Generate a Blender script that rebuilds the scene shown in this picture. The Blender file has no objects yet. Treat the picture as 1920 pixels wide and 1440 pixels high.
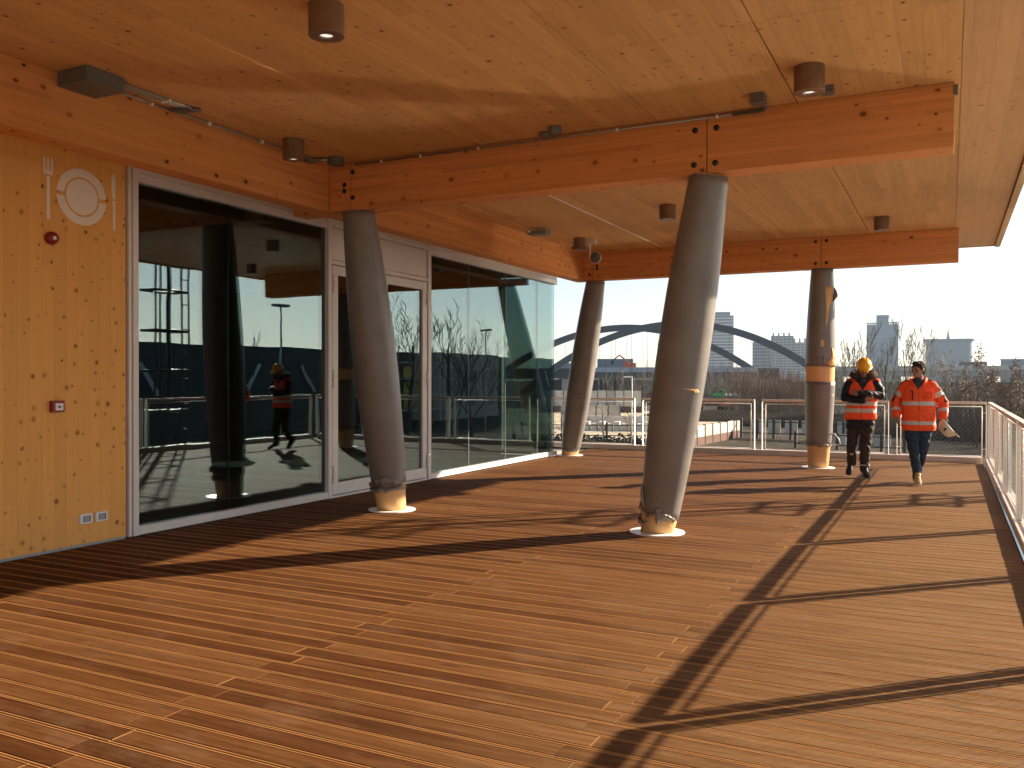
import bpy, bmesh, math, random
import numpy as np
from mathutils import Vector, Matrix

R = math.radians
random.seed(7)
rng = np.random.default_rng(11)
SC = bpy.context.scene

# ------------------------------------------------------------------ camera
YAW, PITCH, ROLL = 0.4632, -0.006, 0.001
cam_d = bpy.data.cameras.new('camera'); cam = bpy.data.objects.new('camera', cam_d)
SC.collection.objects.link(cam); SC.camera = cam
cam_d.sensor_width = 36.0; cam_d.lens = 36.0 * 1643 / 1920
cam_d.clip_start = 0.05; cam_d.clip_end = 9000
_F = Vector((-math.sin(YAW) * math.cos(PITCH), math.cos(YAW) * math.cos(PITCH), math.sin(PITCH)))
_R = Vector((math.cos(YAW), math.sin(YAW), 0)); _U = _R.cross(_F)
_R2 = _R * math.cos(ROLL) + _U * math.sin(ROLL); _U2 = -_R * math.sin(ROLL) + _U * math.cos(ROLL)
CAM = Vector((6.9935, 0, 1.52))
mw = Matrix.Identity(4)
for i in range(3):
    mw[i][0] = _R2[i]; mw[i][1] = _U2[i]; mw[i][2] = -_F[i]; mw[i][3] = CAM[i]
cam.matrix_world = mw

# ------------------------------------------------------------------ sky, sun, exposure
SUN_EL = R(22.7)
SUN_AZ = R(45.5)              # from +Y towards +X
sun_to = Vector((math.sin(SUN_AZ) * math.cos(SUN_EL), math.cos(SUN_AZ) * math.cos(SUN_EL), math.sin(SUN_EL)))
W = bpy.data.worlds.new('World'); SC.world = W; W.use_nodes = True
wn = W.node_tree.nodes; wl = W.node_tree.links
sky = wn.new('ShaderNodeTexSky'); sky.sky_type = 'NISHITA'; sky.sun_disc = False
sky.sun_elevation = SUN_EL; sky.sun_rotation = SUN_AZ
sky.air_density = 1.0; sky.dust_density = 0.5; sky.ozone_density = 1.0
bg = wn['Background']; bg.inputs[1].default_value = 0.058
hs = wn.new('ShaderNodeHueSaturation'); hs.inputs['Saturation'].default_value = .68
wl.new(sky.outputs[0], hs.inputs['Color']); wl.new(hs.outputs[0], bg.inputs[0])
sl = bpy.data.lights.new('sun', 'SUN'); sl.energy = 4.7; sl.angle = R(0.55); sl.color = (1.0, 0.84, 0.64)
sun = bpy.data.objects.new('sun', sl); SC.collection.objects.link(sun)
sun.rotation_euler = (-sun_to).to_track_quat('-Z', 'Y').to_euler()
VS = SC.view_settings
VS.view_transform = 'Standard'; VS.look = 'None'; VS.gamma = 1.0; VS.use_curve_mapping = False
VS.exposure = 1.7
SC.cycles.use_denoising = True
SC.cycles.max_bounces = 10; SC.cycles.diffuse_bounces = 5; SC.cycles.glossy_bounces = 5
SC.cycles.transparent_max_bounces = 14; SC.cycles.transmission_bounces = 6
SC.cycles.sample_clamp_indirect = 25.0; SC.cycles.blur_glossy = 0.0

# ------------------------------------------------------------------ helpers
COL = SC.collection
def tag(o, label=None, cat=None, group=None, kind=None):
    if label: o['label'] = label
    if cat: o['category'] = cat
    if group: o['group'] = group
    if kind: o['kind'] = kind
    return o
def empty(name, loc=(0, 0, 0), rz=0, label=None, cat=None, group=None, kind=None):
    o = bpy.data.objects.new(name, None); COL.objects.link(o)
    o.location = loc; o.rotation_euler = (0, 0, rz); o.empty_display_size = .1
    return tag(o, label, cat, group, kind)
def link(name, me, parent=None, loc=None, rz=0):
    o = bpy.data.objects.new(name, me); COL.objects.link(o)
    if loc is not None: o.location = loc
    if rz: o.rotation_euler = (0, 0, rz)
    if parent: o.parent = parent
    return o
def copy_tree(o, parent=None):
    c = o.copy(); COL.objects.link(c); c.parent = parent
    for ch in list(o.children): copy_tree(ch, c)
    return c
class MB:
    def __init__(s): s.v = []; s.f = []; s.m = []; s.mi = 0
    def add(s, vs, fs):
        b = len(s.v); s.v += [tuple(p) for p in vs]
        for f in fs: s.f.append(tuple(b + i for i in f)); s.m.append(s.mi)
        return s
    def box(s, x0, x1, y0, y1, z0, z1):
        return s.add([(x0, y0, z0), (x1, y0, z0), (x1, y1, z0), (x0, y1, z0), (x0, y0, z1), (x1, y0, z1), (x1, y1, z1), (x0, y1, z1)],
                     [(3, 2, 1, 0), (4, 5, 6, 7), (0, 1, 5, 4), (1, 2, 6, 5), (2, 3, 7, 6), (3, 0, 4, 7)])
    def obox(s, c, ax, ay, az):
        c, ax, ay, az = map(Vector, (c, ax, ay, az)); vs = []
        for k in (-1, 1):
            for (i, j) in ((-1, -1), (1, -1), (1, 1), (-1, 1)): vs.append(c + ax * i + ay * j + az * k)
        return s.add(vs, [(3, 2, 1, 0), (4, 5, 6, 7), (0, 1, 5, 4), (1, 2, 6, 5), (2, 3, 7, 6), (3, 0, 4, 7)])
    def rings(s, rings, cap=True):
        n = len(rings[0]); b = len(s.v)
        for r in rings: s.v += [tuple(p) for p in r]
        for k in range(len(rings) - 1):
            for i in range(n):
                j = (i + 1) % n
                s.f.append((b + k * n + i, b + k * n + j, b + (k + 1) * n + j, b + (k + 1) * n + i)); s.m.append(s.mi)
        if cap:
            s.f.append(tuple(b + i for i in reversed(range(n)))); s.m.append(s.mi)
            e = b + (len(rings) - 1) * n
            s.f.append(tuple(e + i for i in range(n))); s.m.append(s.mi)
        return s
    def tube(s, pts, rad, n=8, cap=True):
        pts = [Vector(p) for p in pts]
        if not hasattr(rad, '__len__'): rad = [rad] * len(pts)
        rs = []; ref = None
        for i, p in enumerate(pts):
            d = (pts[min(i + 1, len(pts) - 1)] - pts[max(i - 1, 0)]).normalized()
            if ref is None: ref = Vector((0, 0, 1)) if abs(d.z) < .9 else Vector((1, 0, 0))
            u = d.cross(ref).normalized(); w = u.cross(d).normalized(); ref = w
            rs.append([p + (u * math.cos(a) - w * math.sin(a)) * rad[i] for a in (2 * math.pi * k / n for k in range(n))])
        return s.rings([list(reversed(r)) for r in rs], cap)
    def ell(s, c, r, n=14, m=9, rot=None):
        c = Vector(c); rs = []
        for k in range(m):
            t = math.pi * (k + .02 + (.96 * k / (m - 1) - k) * 1) if False else math.pi * (0.02 + 0.96 * k / (m - 1))
            ring = []
            for i in range(n):
                a = 2 * math.pi * i / n
                p = Vector((r[0] * math.sin(t) * math.cos(a), r[1] * math.sin(t) * math.sin(a), -r[2] * math.cos(t)))
                if rot: p = rot @ p
                ring.append(c + p)
            rs.append(ring)
        return s.rings(rs)
    def mesh(s, name, mats, smooth=False):
        me = bpy.data.meshes.new(name); me.from_pydata(s.v, [], s.f)
        for m in (mats if isinstance(mats, (list, tuple)) else [mats]): me.materials.append(m)
        if any(s.m): me.polygons.foreach_set('material_index', s.m)
        if smooth: me.polygons.foreach_set('use_smooth', [True] * len(s.f))
        me.update(); return me
    def build(s, name, mats, parent=None, smooth=False, **k):
        o = link(name, s.mesh(name, mats, smooth), parent); return tag(o, **k)
def bevel(o, w=.004, seg=1):
    m = o.modifiers.new('bevel', 'BEVEL'); m.width = w; m.segments = seg; m.limit_method = 'ANGLE'; return o
def autosmooth(me, ang=40):
    try: me.set_sharp_from_angle(angle=R(ang))
    except Exception: pass
def disc(mb, c, r, h, n=32, axis='Z'):
    ax = {'X': Vector((1, 0, 0)), 'Y': Vector((0, 1, 0)), 'Z': Vector((0, 0, 1))}[axis]
    return mb.tube([Vector(c), Vector(c) + ax * h], r, n)

# ------------------------------------------------------------------ materials
class NT:
    def __init__(s, name):
        s.m = bpy.data.materials.new(name); s.m.use_nodes = True
        s.t = s.m.node_tree; s.n = s.t.nodes; s.b = s.n['Principled BSDF']; s.out = s.n['Material Output']
    def new(s, t, **k):
        n = s.n.new(t)
        for a, v in k.items(): setattr(n, a, v)
        return n
    def ln(s, a, b): s.t.links.new(a, b)
    def math(s, op, a, b=None, c=None, clamp=False):
        n = s.new('ShaderNodeMath', operation=op); n.use_clamp = clamp
        for i, x in enumerate((a, b, c)):
            if x is None: continue
            if isinstance(x, (int, float)): n.inputs[i].default_value = x
            else: s.ln(x, n.inputs[i])
        return n.outputs[0]
    def vmath(s, op, a, b):
        n = s.new('ShaderNodeVectorMath', operation=op)
        for i, x in enumerate((a, b)):
            if isinstance(x, (tuple, list, Vector)): n.inputs[i].default_value = x
            else: s.ln(x, n.inputs[i])
        return n.outputs[0]
    def ramp(s, f, stops, interp='LINEAR'):
        n = s.new('ShaderNodeValToRGB'); e = n.color_ramp.elements; n.color_ramp.interpolation = interp
        while len(e) < len(stops): e.new(.5)
        for i, (p, c) in enumerate(stops):
            e[i].position = p; e[i].color = (*c, 1) if len(c) == 3 else c
        s.ln(f, n.inputs[0]); return n.outputs[0]
    def mix(s, f, a, b, blend='MIX'):
        n = s.new('ShaderNodeMix', data_type='RGBA', blend_type=blend); n.clamp_factor = True
        for idx, x in ((0, f), (6, a), (7, b)):
            if isinstance(x, (int, float)): n.inputs[idx].default_value = x
            elif isinstance(x, (tuple, list)): n.inputs[idx].default_value = (*x, 1) if len(x) == 3 else x
            else: s.ln(x, n.inputs[idx])
        return n.outputs[2]
    def noise(s, v, scale, detail=4, rough=.55, dist=0):
        n = s.new('ShaderNodeTexNoise'); n.inputs['Scale'].default_value = scale
        n.inputs['Detail'].default_value = detail; n.inputs['Roughness'].default_value = rough; n.inputs['Distortion'].default_value = dist
        if v is not None: s.ln(v, n.inputs['Vector'])
        return n.outputs[0]
    def pos(s): return s.new('ShaderNodeNewGeometry').outputs['Position']
    def obj(s): return s.new('ShaderNodeTexCoord').outputs['Object']
    def set(s, **k):
        for a, v in k.items(): s.b.inputs[a.replace('_', ' ')].default_value = v
        return s
    def bump(s, h, strength=.2, dist=.01):
        n = s.new('ShaderNodeBump'); n.inputs['Strength'].default_value = strength; n.inputs['Distance'].default_value = dist
        s.ln(h, n.inputs['Height']); s.ln(n.outputs[0], s.b.inputs['Normal'])
def plain(name, c, rough=.5, metal=0, var=.12, scale=6, bump=0, spec=.5, coord='pos'):
    t = NT(name); p = t.pos() if coord == 'pos' else t.obj()
    f = t.noise(p, scale, 5, .6)
    lo = tuple(x * (1 - var) for x in c); hi = tuple(min(1, x * (1 + var)) for x in c)
    t.ln(t.ramp(f, [(.3, lo), (.7, hi)]), t.b.inputs['Base Color'])
    t.set(Roughness=rough, Metallic=metal); t.b.inputs['Specular IOR Level'].default_value = spec
    if bump: t.bump(t.noise(p, scale * 6, 4), bump, .01)
    return t.m
def wood(name, dark, light, grain='Y', lam=('X', .14), knot=(7.0, .35, (.1, .045, .018)), rough=.55, contrast=.5, bump=.12, stretch=3.0, kr=.16, shift=True, lamv=.26):
    t = NT(name); p = t.pos()
    if shift:
        oi = t.new('ShaderNodeObjectInfo')
        off = t.new('ShaderNodeCombineXYZ'); r = t.math('MULTIPLY', oi.outputs['Random'], 37.0)
        t.ln(r, off.inputs[0]); t.ln(t.math('MULTIPLY', r, 1.7), off.inputs[1]); t.ln(t.math('MULTIPLY', r, .6), off.inputs[2])
        pp = t.vmath('ADD', p, off.outputs[0])
    else: pp = p
    gi = 'XYZ'.index(grain)
    sc = [22.0, 22.0, 22.0]; sc[gi] = 1.1
    g = t.noise(t.vmath('MULTIPLY', pp, tuple(sc)), 1.0, 5, .6, .6)
    sc2 = [60.0, 60.0, 60.0]; sc2[gi] = 2.5
    g2 = t.noise(t.vmath('MULTIPLY', pp, tuple(sc2)), 1.0, 3, .6)
    col = t.ramp(t.math('ADD', t.math('MULTIPLY', g, .65), t.math('MULTIPLY', g2, .35)), [(.5 - contrast / 2, dark), (.5 + contrast / 2, light)])
    # lamellas
    sep = t.new('ShaderNodeSeparateXYZ'); t.ln(p, sep.inputs[0])
    li = 'XYZ'.index(lam[0]); idx = t.math('FLOOR', t.math('DIVIDE', sep.outputs[li], lam[1]))
    jog = t.math('FLOOR', t.math('ADD', t.math('DIVIDE', sep.outputs[gi], 2.3), t.math('MULTIPLY', idx, .37)))
    wv = t.new('ShaderNodeCombineXYZ'); t.ln(idx, wv.inputs[0]); t.ln(jog, wv.inputs[1])
    wn_ = t.new('ShaderNodeTexWhiteNoise', noise_dimensions='3D'); t.ln(wv.outputs[0], wn_.inputs['Vector'])
    lv = t.math('ADD', t.math('MULTIPLY', wn_.outputs[0], lamv), 1 - lamv * .55)
    col = t.mix(1.0, col, t.new_gray(lv) if hasattr(t, 'new_gray') else gray(t, lv), 'MULTIPLY')
    fr = t.math('FRACT', t.math('DIVIDE', sep.outputs[li], lam[1]))
    ed = t.math('LESS_THAN', t.math('ABSOLUTE', t.math('SUBTRACT', fr, .5)), .485)
    col = t.mix(t.math('MULTIPLY', t.math('SUBTRACT', 1.0, ed), .35), col, tuple(x * .6 for x in dark))
    # large tone drift
    col = t.mix(t.math('MULTIPLY', t.noise(pp, .7, 2), .25), col, tuple(x * .82 for x in light))
    # knots
    vo = t.new('ShaderNodeTexVoronoi', voronoi_dimensions='2D'); vo.inputs['Scale'].default_value = knot[0]
    sp2 = t.new('ShaderNodeSeparateXYZ'); t.ln(pp, sp2.inputs[0]); oth = [k for k in range(3) if k != gi]
    kv = t.new('ShaderNodeCombineXYZ'); t.ln(t.math('MULTIPLY', sp2.outputs[gi], 1 / stretch), kv.inputs[0]); t.ln(t.math('ADD', sp2.outputs[oth[0]], sp2.outputs[oth[1]]), kv.inputs[1])
    wob = t.new('ShaderNodeTexNoise'); wob.inputs['Scale'].default_value = 30; t.ln(pp, wob.inputs['Vector'])
    t.ln(t.vmath('ADD', kv.outputs[0], t.vmath('MULTIPLY', wob.outputs[1], (.012, .012, .0))), vo.inputs['Vector'])
    sc_ = t.new('ShaderNodeSeparateColor'); t.ln(vo.outputs['Color'], sc_.inputs[0])
    gate = t.math('LESS_THAN', sc_.outputs[0], t.math('MULTIPLY', knot[1], t.math('MULTIPLY', t.math('SUBTRACT', t.noise(pp, 1.7, 2), .28), 4.2, clamp=True)))
    rad = t.math('ADD', t.math('MULTIPLY', t.math('POWER', sc_.outputs[1], 2.0), kr * 1.15), kr * .38)
    kd = t.math('DIVIDE', t.math('SUBTRACT', rad, vo.outputs['Distance']), t.math('MULTIPLY', rad, .6), clamp=True)
    kf = t.math('MULTIPLY', t.math('MULTIPLY', kd, gate), t.math('ADD', t.math('MULTIPLY', sc_.outputs[2], .72), .24))
    halo = t.math('MULTIPLY', t.math('DIVIDE', t.math('SUBTRACT', t.math('MULTIPLY', rad, 2.4), vo.outputs['Distance']), t.math('MULTIPLY', rad, 2.4), clamp=True), t.math('MULTIPLY', gate, .3))
    col = t.mix(halo, col, tuple(x * .8 for x in dark))
    col = t.mix(kf, col, knot[2])
    t.ln(col, t.b.inputs['Base Color']); t.set(Roughness=rough); t.b.inputs['Specular IOR Level'].default_value = .03
    t.bump(t.math('ADD', g2, t.math('MULTIPLY', g, .5)), bump, .003)
    return t.m
def gray(t, f):
    c = t.new('ShaderNodeCombineColor')
    for i in range(3): t.ln(f, c.inputs[i])
    return c.outputs[0]

PITCH_B = 0.14; GAP = .006
def deck_mat():
    t = NT('deck_timber'); p = t.pos(); sep = t.new('ShaderNodeSeparateXYZ'); t.ln(p, sep.inputs[0])
    x, y = sep.outputs[0], sep.outputs[1]
    row = t.math('FLOOR', t.math('DIVIDE', y, PITCH_B))
    par = t.math('FRACT', t.math('MULTIPLY', row, .5))
    xs = t.math('ADD', x, t.math('MULTIPLY', t.math('SUBTRACT', par, .25), .2))
    seg = t.math('ADD', t.math('GREATER_THAN', xs, 1.22), t.math('ADD', t.math('GREATER_THAN', xs, 3.8), t.math('GREATER_THAN', xs, 5.62)))
    cv = t.new('ShaderNodeCombineXYZ'); t.ln(row, cv.inputs[0]); t.ln(seg, cv.inputs[1])
    w = t.new('ShaderNodeTexWhiteNoise', noise_dimensions='3D'); t.ln(cv.outputs[0], w.inputs['Vector'])
    wc = t.new('ShaderNodeSeparateColor'); t.ln(w.outputs[1], wc.inputs[0])
    off = t.vmath('MULTIPLY', w.outputs[1], (41.0, 23.0, 17.0))
    pp = t.vmath('ADD', p, off)
    g = t.noise(t.vmath('MULTIPLY', pp, (.9, 26.0, 20.0)), 1.0, 6, .62, .9)
    g2 = t.noise(t.vmath('MULTIPLY', pp, (5.0, 130.0, 60.0)), 1.0, 3, .6)
    f = t.math('ADD', t.math('MULTIPLY', g, .6), t.math('MULTIPLY', g2, .4))
    a = t.ramp(f, [(.34, (0.0416, 0.0148, 0.0048)), (.5, (0.0752, 0.0272, 0.0086)), (.68, (0.1160, 0.0440, 0.0144))])
    b = t.ramp(f, [(.33, (0.0784, 0.0308, 0.0104)), (.5, (0.1320, 0.0552, 0.0192)), (.69, (0.1960, 0.0896, 0.0336))])
    tone = t.ramp(wc.outputs[0], [(.0, (0, 0, 0)), (.22, (.0, .0, .0)), (.4, (.55, .55, .55)), (1., (1, 1, 1))])
    col = t.mix(tone, a, b)
    # paler towards the open edge: sun sheen painted into the board colour
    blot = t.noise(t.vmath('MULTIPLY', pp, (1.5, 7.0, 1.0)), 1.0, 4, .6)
    sheen = t.math('MULTIPLY', t.math('MULTIPLY', t.math('SUBTRACT', t.math('ADD', x, t.math('MULTIPLY', blot, 2.0)), 5.7), .45, clamp=True), .75)
    col = t.mix(sheen, col, t.ramp(f, [(.35, (0.1240, 0.0640, 0.0256)), (.5, (0.1960, 0.1072, 0.0448)), (.66, (0.2880, 0.1680, 0.0752))]))
    # knots
    vo = t.new('ShaderNodeTexVoronoi'); t.ln(t.vmath('MULTIPLY', pp, (1.9, 9.0, 4.0)), vo.inputs['Vector']); vo.inputs['Scale'].default_value = 1.0
    sc_ = t.new('ShaderNodeSeparateColor'); t.ln(vo.outputs['Color'], sc_.inputs[0])
    kf = t.math('MULTIPLY', t.math('DIVIDE', t.math('SUBTRACT', .17, vo.outputs['Distance']), .1, clamp=True), t.math('LESS_THAN', sc_.outputs[0], .2))
    col = t.mix(t.math('MULTIPLY', kf, .75), col, (.045, .02, .01))
    st = t.math('DIVIDE', t.math('SUBTRACT', t.noise(t.vmath('MULTIPLY', pp, (2.2, 11.0, 1.0)), 1.0, 6, .72), .575), .12, clamp=True)
    col = t.mix(t.math('MULTIPLY', st, .55), col, (.055, .028, .014))
    du = t.math('DIVIDE', t.math('SUBTRACT', t.noise(t.vmath('MULTIPLY', p, (1.3, 2.2, 1.0)), 1.0, 6, .75), .52), .2, clamp=True)
    col = t.mix(t.math('MULTIPLY', du, .22), col, (.27, .19, .125))
    fy = t.math('ABSOLUTE', t.math('SUBTRACT', t.math('FRACT', t.math('DIVIDE', y, PITCH_B)), .5))
    strip = t.math('GREATER_THAN', fy, (PITCH_B / 2 - GAP / 2 - .0125) / PITCH_B)
    jx = t.math('ADD', t.math('LESS_THAN', t.math('ABSOLUTE', t.math('SUBTRACT', xs, 1.22)), .006), t.math('ADD', t.math('LESS_THAN', t.math('ABSOLUTE', t.math('SUBTRACT', xs, 3.8)), .006), t.math('LESS_THAN', t.math('ABSOLUTE', t.math('SUBTRACT', xs, 5.62)), .006)))
    edge = t.math('MULTIPLY', t.math('ADD', strip, t.math('MULTIPLY', jx, t.math('MULTIPLY', t.math('GREATER_THAN', wc.outputs[1], .5), .6)), clamp=True), t.math('ADD', .3, t.noise(t.vmath('MULTIPLY', pp, (2.0, 1.0, 1.0)), 1.0, 3)), clamp=True)
    col = t.mix(edge, col, (.38, .19, .070))
    t.ln(col, t.b.inputs['Base Color'])
    t.ln(t.math('ADD', t.math('MULTIPLY', g, .2), .62), t.b.inputs['Roughness'])
    t.b.inputs['Specular IOR Level'].default_value = .06
    t.bump(t.math('ADD', t.math('MULTIPLY', g2, .6), g), .25, .003)
    return t.m

M = {}
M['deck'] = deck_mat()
M['ceil'] = wood('ceiling_spruce', (.47, .25, .098), (.72, .435, .19), 'Y', ('X', .155), (8.0, .5, (.085, .035, .014)), .6, .7, stretch=1.1, kr=.125, lamv=.18)
M['ceil_edge'] = wood('ceiling_edge_spruce', (.5, .29, .14), (.70, .44, .23), 'Y', ('X', .155), (7.5, .40, (.12, .055, .024)), .6, .7, stretch=1.0, kr=.12, lamv=.10)
M['beam'] = wood('glulam_beam', (.56, .215, .065), (.78, .36, .13), 'X', ('Z', .04), (6.5, .46, (.06, .02, .009)), .5, .7, kr=.135, stretch=1.3)
M['beam_y'] = wood('glulam_edge_beam', (.55, .215, .065), (.76, .36, .13), 'Y', ('Z', .04), (6.5, .46, (.06, .02, .009)), .5, .7, kr=.135, stretch=1.3)
M['wall'] = wood('wall_spruce', (.80, .375, .10), (.93, .51, .16), 'Z', ('Y', .115), (9.5, .60, (.17, .06, .015)), .55, .8, lamv=.08, kr=.17, stretch=1.2)
M['fascia'] = wood('fascia_spruce', (.55, .36, .19), (.72, .52, .30), 'Y', ('Z', .09), (5, .1, (.2, .1, .05)), .6, .6)
M['post_wood'] = wood('column_spruce', (.62, .37, .16), (.80, .53, .27), 'Z', ('X', 2.0), (9, .12, (.25, .11, .04)), .5, .7)
M['white'] = plain('white_painted_metal', (.74, .70, .66), .38, var=.05, scale=3)
M['white2'] = plain('white_painted_steel', (.78, .75, .70), .42, var=.06, scale=5)
M['rail'] = plain('cream_handrail', (.74, .60, .47), .42, var=.06, scale=5)
M['plate'] = plain('white_base_plate', (.85, .84, .85), .35, var=.04)
M['kerb'] = plain('kerb_coating', (.60, .50, .44), .5, var=.07, scale=4)
M['bronze'] = plain('bronze_metal', (.22, .135, .075), .42, .35, var=.1, scale=12)
M['grey_plastic'] = plain('grey_plastic', (.13, .128, .115), .5, var=.08)
M['galv'] = plain('galvanised_pipe', (.33, .31, .28), .32, .75, var=.12, scale=20)
M['dark'] = plain('dark_rubber', (.015, .014, .013), .6, var=.2)
M['hole'] = plain('bolt_plug_black', (.02, .018, .016), .45, var=.2)
M['sticker'] = plain('cream_vinyl', (.88, .77, .64), .5, var=.03)
M['red'] = plain('red_plastic', (.26, .010, .014), .35, var=.1)
M['white_pl'] = plain('white_plastic', (.8, .79, .78), .35, var=.03)
M['black_pl'] = plain('black_plastic', (.03, .03, .035), .4, var=.1)
M['sealstrip'] = plain('grey_seal', (.34, .37, .38), .6, var=.1)
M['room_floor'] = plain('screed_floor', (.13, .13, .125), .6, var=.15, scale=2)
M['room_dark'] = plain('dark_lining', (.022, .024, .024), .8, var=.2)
M['sub'] = plain('dark_membrane', (.012, .011, .01), .9, var=.3)
M['plaster'] = plain('plaster', (.38, .36, .33), .8, var=.1)
def lens_mat():
    t = NT('lamp_lens'); t.set(Roughness=.25); t.b.inputs['Base Color'].default_value = (.9, .88, .84, 1)
    t.b.inputs['Emission Color'].default_value = (1, .93, .84, 1); t.b.inputs['Emission Strength'].default_value = .28
    return t.m
M['lens'] = lens_mat()
def wrap_mat():
    t = NT('grey_film_wrap'); p = t.obj(); sep = t.new('ShaderNodeSeparateXYZ'); t.ln(p, sep.inputs[0])
    n = t.noise(p, 3.0, 5, .6); nz = t.noise(t.vmath('MULTIPLY', p, (3.0, 3.0, 26.0)), 1.0, 4, .6)
    col = t.ramp(t.math('ADD', t.math('MULTIPLY', n, .85), t.math('MULTIPLY', nz, .15)), [(.3, (.165, .152, .139)), (.7, (.235, .219, .202))])
    lap = t.math('LESS_THAN', t.math('FRACT', t.math('MULTIPLY', t.math('ADD', sep.outputs[2], t.math('MULTIPLY', n, .03)), 1.15)), .02)
    col = t.mix(t.math('MULTIPLY', lap, .12), col, (.33, .30, .27))
    sp = t.math('GREATER_THAN', t.noise(p, 55, 2), .74)
    col = t.mix(t.math('MULTIPLY', sp, .5), col, (.5, .45, .4))
    t.ln(col, t.b.inputs['Base Color'])
    t.ln(t.math('ADD', t.math('MULTIPLY', n, .2), .28), t.b.inputs['Roughness'])
    t.b.inputs['Specular IOR Level'].default_value = .6
    t.bump(t.math('ADD', t.math('MULTIPLY', nz, .35), t.math('MULTIPLY', n, .8)), .3, .006)
    return t.m
M['wrap'] = wrap_mat()
def glass_mat(name, tint, r0=.13, gl=(.80, .93, .92)):
    t = NT(name); t.n.remove(t.b)
    lw = t.new('ShaderNodeLayerWeight'); lw.inputs['Blend'].default_value = .5
    fac = t.math('ADD', t.math('MULTIPLY', t.math('POWER', lw.outputs['Facing'], 4.0), 1 - r0), r0, clamp=True)
    p = t.obj()
    tr = t.new('ShaderNodeBsdfTransparent'); tr.inputs[0].default_value = (*tint, 1)
    gs = t.new('ShaderNodeBsdfGlossy'); gs.inputs['Color'].default_value = (*gl, 1); gs.inputs['Roughness'].default_value = .004
    bp = t.new('ShaderNodeBump'); bp.inputs['Strength'].default_value = .25; bp.inputs['Distance'].default_value = .0025; t.ln(t.noise(t.pos(), 1.6, 1), bp.inputs['Height']); t.ln(bp.outputs[0], gs.inputs['Normal'])
    mx = t.new('ShaderNodeMixShader'); t.ln(fac, mx.inputs[0]); t.ln(tr.outputs[0], mx.inputs[1]); t.ln(gs.outputs[0], mx.inputs[2])
    t.ln(mx.outputs[0], t.out.inputs[0]); return t.m
M['glass'] = glass_mat('coated_glass', (.50, .59, .575), .13, (.62, .77, .84))

# ================================================================== STRUCTURE
# ---- timber deck
DX0, DX1, DY0, DY1 = 0.0, 7.54, -2.1, 17.92
deck = empty('deck_floor', (0, 0, 0), kind='structure', label='brown timber plank deck floor of the terrace')
THK = .026; GAP = .006; CH = .0035; CW = .010
def plank_rings(x0, x1, y, z):
    h = (PITCH_B - GAP) / 2
    top = [(h, -.003), (h - .002, -.0006), (h - .009, -.0006), (h - .0105, -.008), (h - .0145, -.008), (h - .0160, 0)]
    pr = [(-h, -THK), (h, -THK)] + top + [(-p, q) for p, q in reversed(top)]
    return [[(x, y + p, z + q) for p, q in pr] for x in (x0 + .002, x1 - .002)]
def plank_mesh(L):
    mb = MB(); mb.rings(plank_rings(0, L, 0, 0)); return mb.mesh('plank', M['deck'])
pm_cache = {}
planks = []
nrow0 = int(math.floor(DY0 / PITCH_B)); nrow1 = int(math.floor(DY1 / PITCH_B))
def scr_area(x, y):
    p = Vector((x, y, 0)) - CAM; z = p.dot(_F)
    if z < .5: return -1
    u = 960 + 1643 * p.dot(_R2) / z; v = 720 - 1643 * p.dot(_U2) / z
    if not (-350 < u < 2270 and 700 < v < 1520): return -1
    return 1 / z
for r in range(nrow0, nrow1):
    par = (r % 2) * .5
    sh = (par - .25) * .2
    xs = [DX0 + .01, 1.22 - sh, 3.8 - sh, 5.62 - sh, DX1]
    for k in range(4):
        planks.append((scr_area((xs[k] + xs[k + 1]) / 2, (r + .5) * PITCH_B), r, k, xs[k], xs[k + 1], par))
planks.sort(key=lambda q: -q[0])
rest = MB()
for i, (s_, r, k, xa, xb, par) in enumerate(planks):
    yc = (r + .5) * PITCH_B; dz = random.uniform(-.0012, .0012)
    if i < 296:
        key = (k, par)
        if key not in pm_cache: pm_cache[key] = plank_mesh(xb - xa)
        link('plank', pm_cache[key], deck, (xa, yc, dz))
    else:
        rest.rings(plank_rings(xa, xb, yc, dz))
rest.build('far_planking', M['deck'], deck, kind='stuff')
MB().box(-.02, DX1 + .03, DY0, DY1 + .05, -.35, -THK - .02).build('subfloor', M['sub'], deck)

# ---- storey below the deck
und = MB().box(-9, 7.5, -2, 17.8, -5.0, -.36).build('lower_storey', M['plaster'], kind='structure')

# ---- timber wall beside the glazing
MB().box(-.22, 0, -6, 5.80, .025, 3.918).build('wall', M['wall'], kind='structure', label='pale spruce panel wall with knots beside the glazing')
MB().box(-.2, -.004, -6, 5.80, .0, .024).build('wall_base_strip', M['sealstrip'], kind='structure')
MB().box(-.16, -.05, 5.80, 15.93, 3.545, 3.918).build('wall_infill', M['wall'], kind='structure')
# ---- room behind the glass
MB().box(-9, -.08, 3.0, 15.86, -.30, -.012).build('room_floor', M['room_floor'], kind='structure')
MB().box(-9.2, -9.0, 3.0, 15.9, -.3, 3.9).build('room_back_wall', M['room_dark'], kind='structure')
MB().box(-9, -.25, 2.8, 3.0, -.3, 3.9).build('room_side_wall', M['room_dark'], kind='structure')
MB().box(-9, -.17, 3.0, 15.86, 3.56, 3.9).build('room_ceiling', M['room_dark'], kind='structure')

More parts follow.
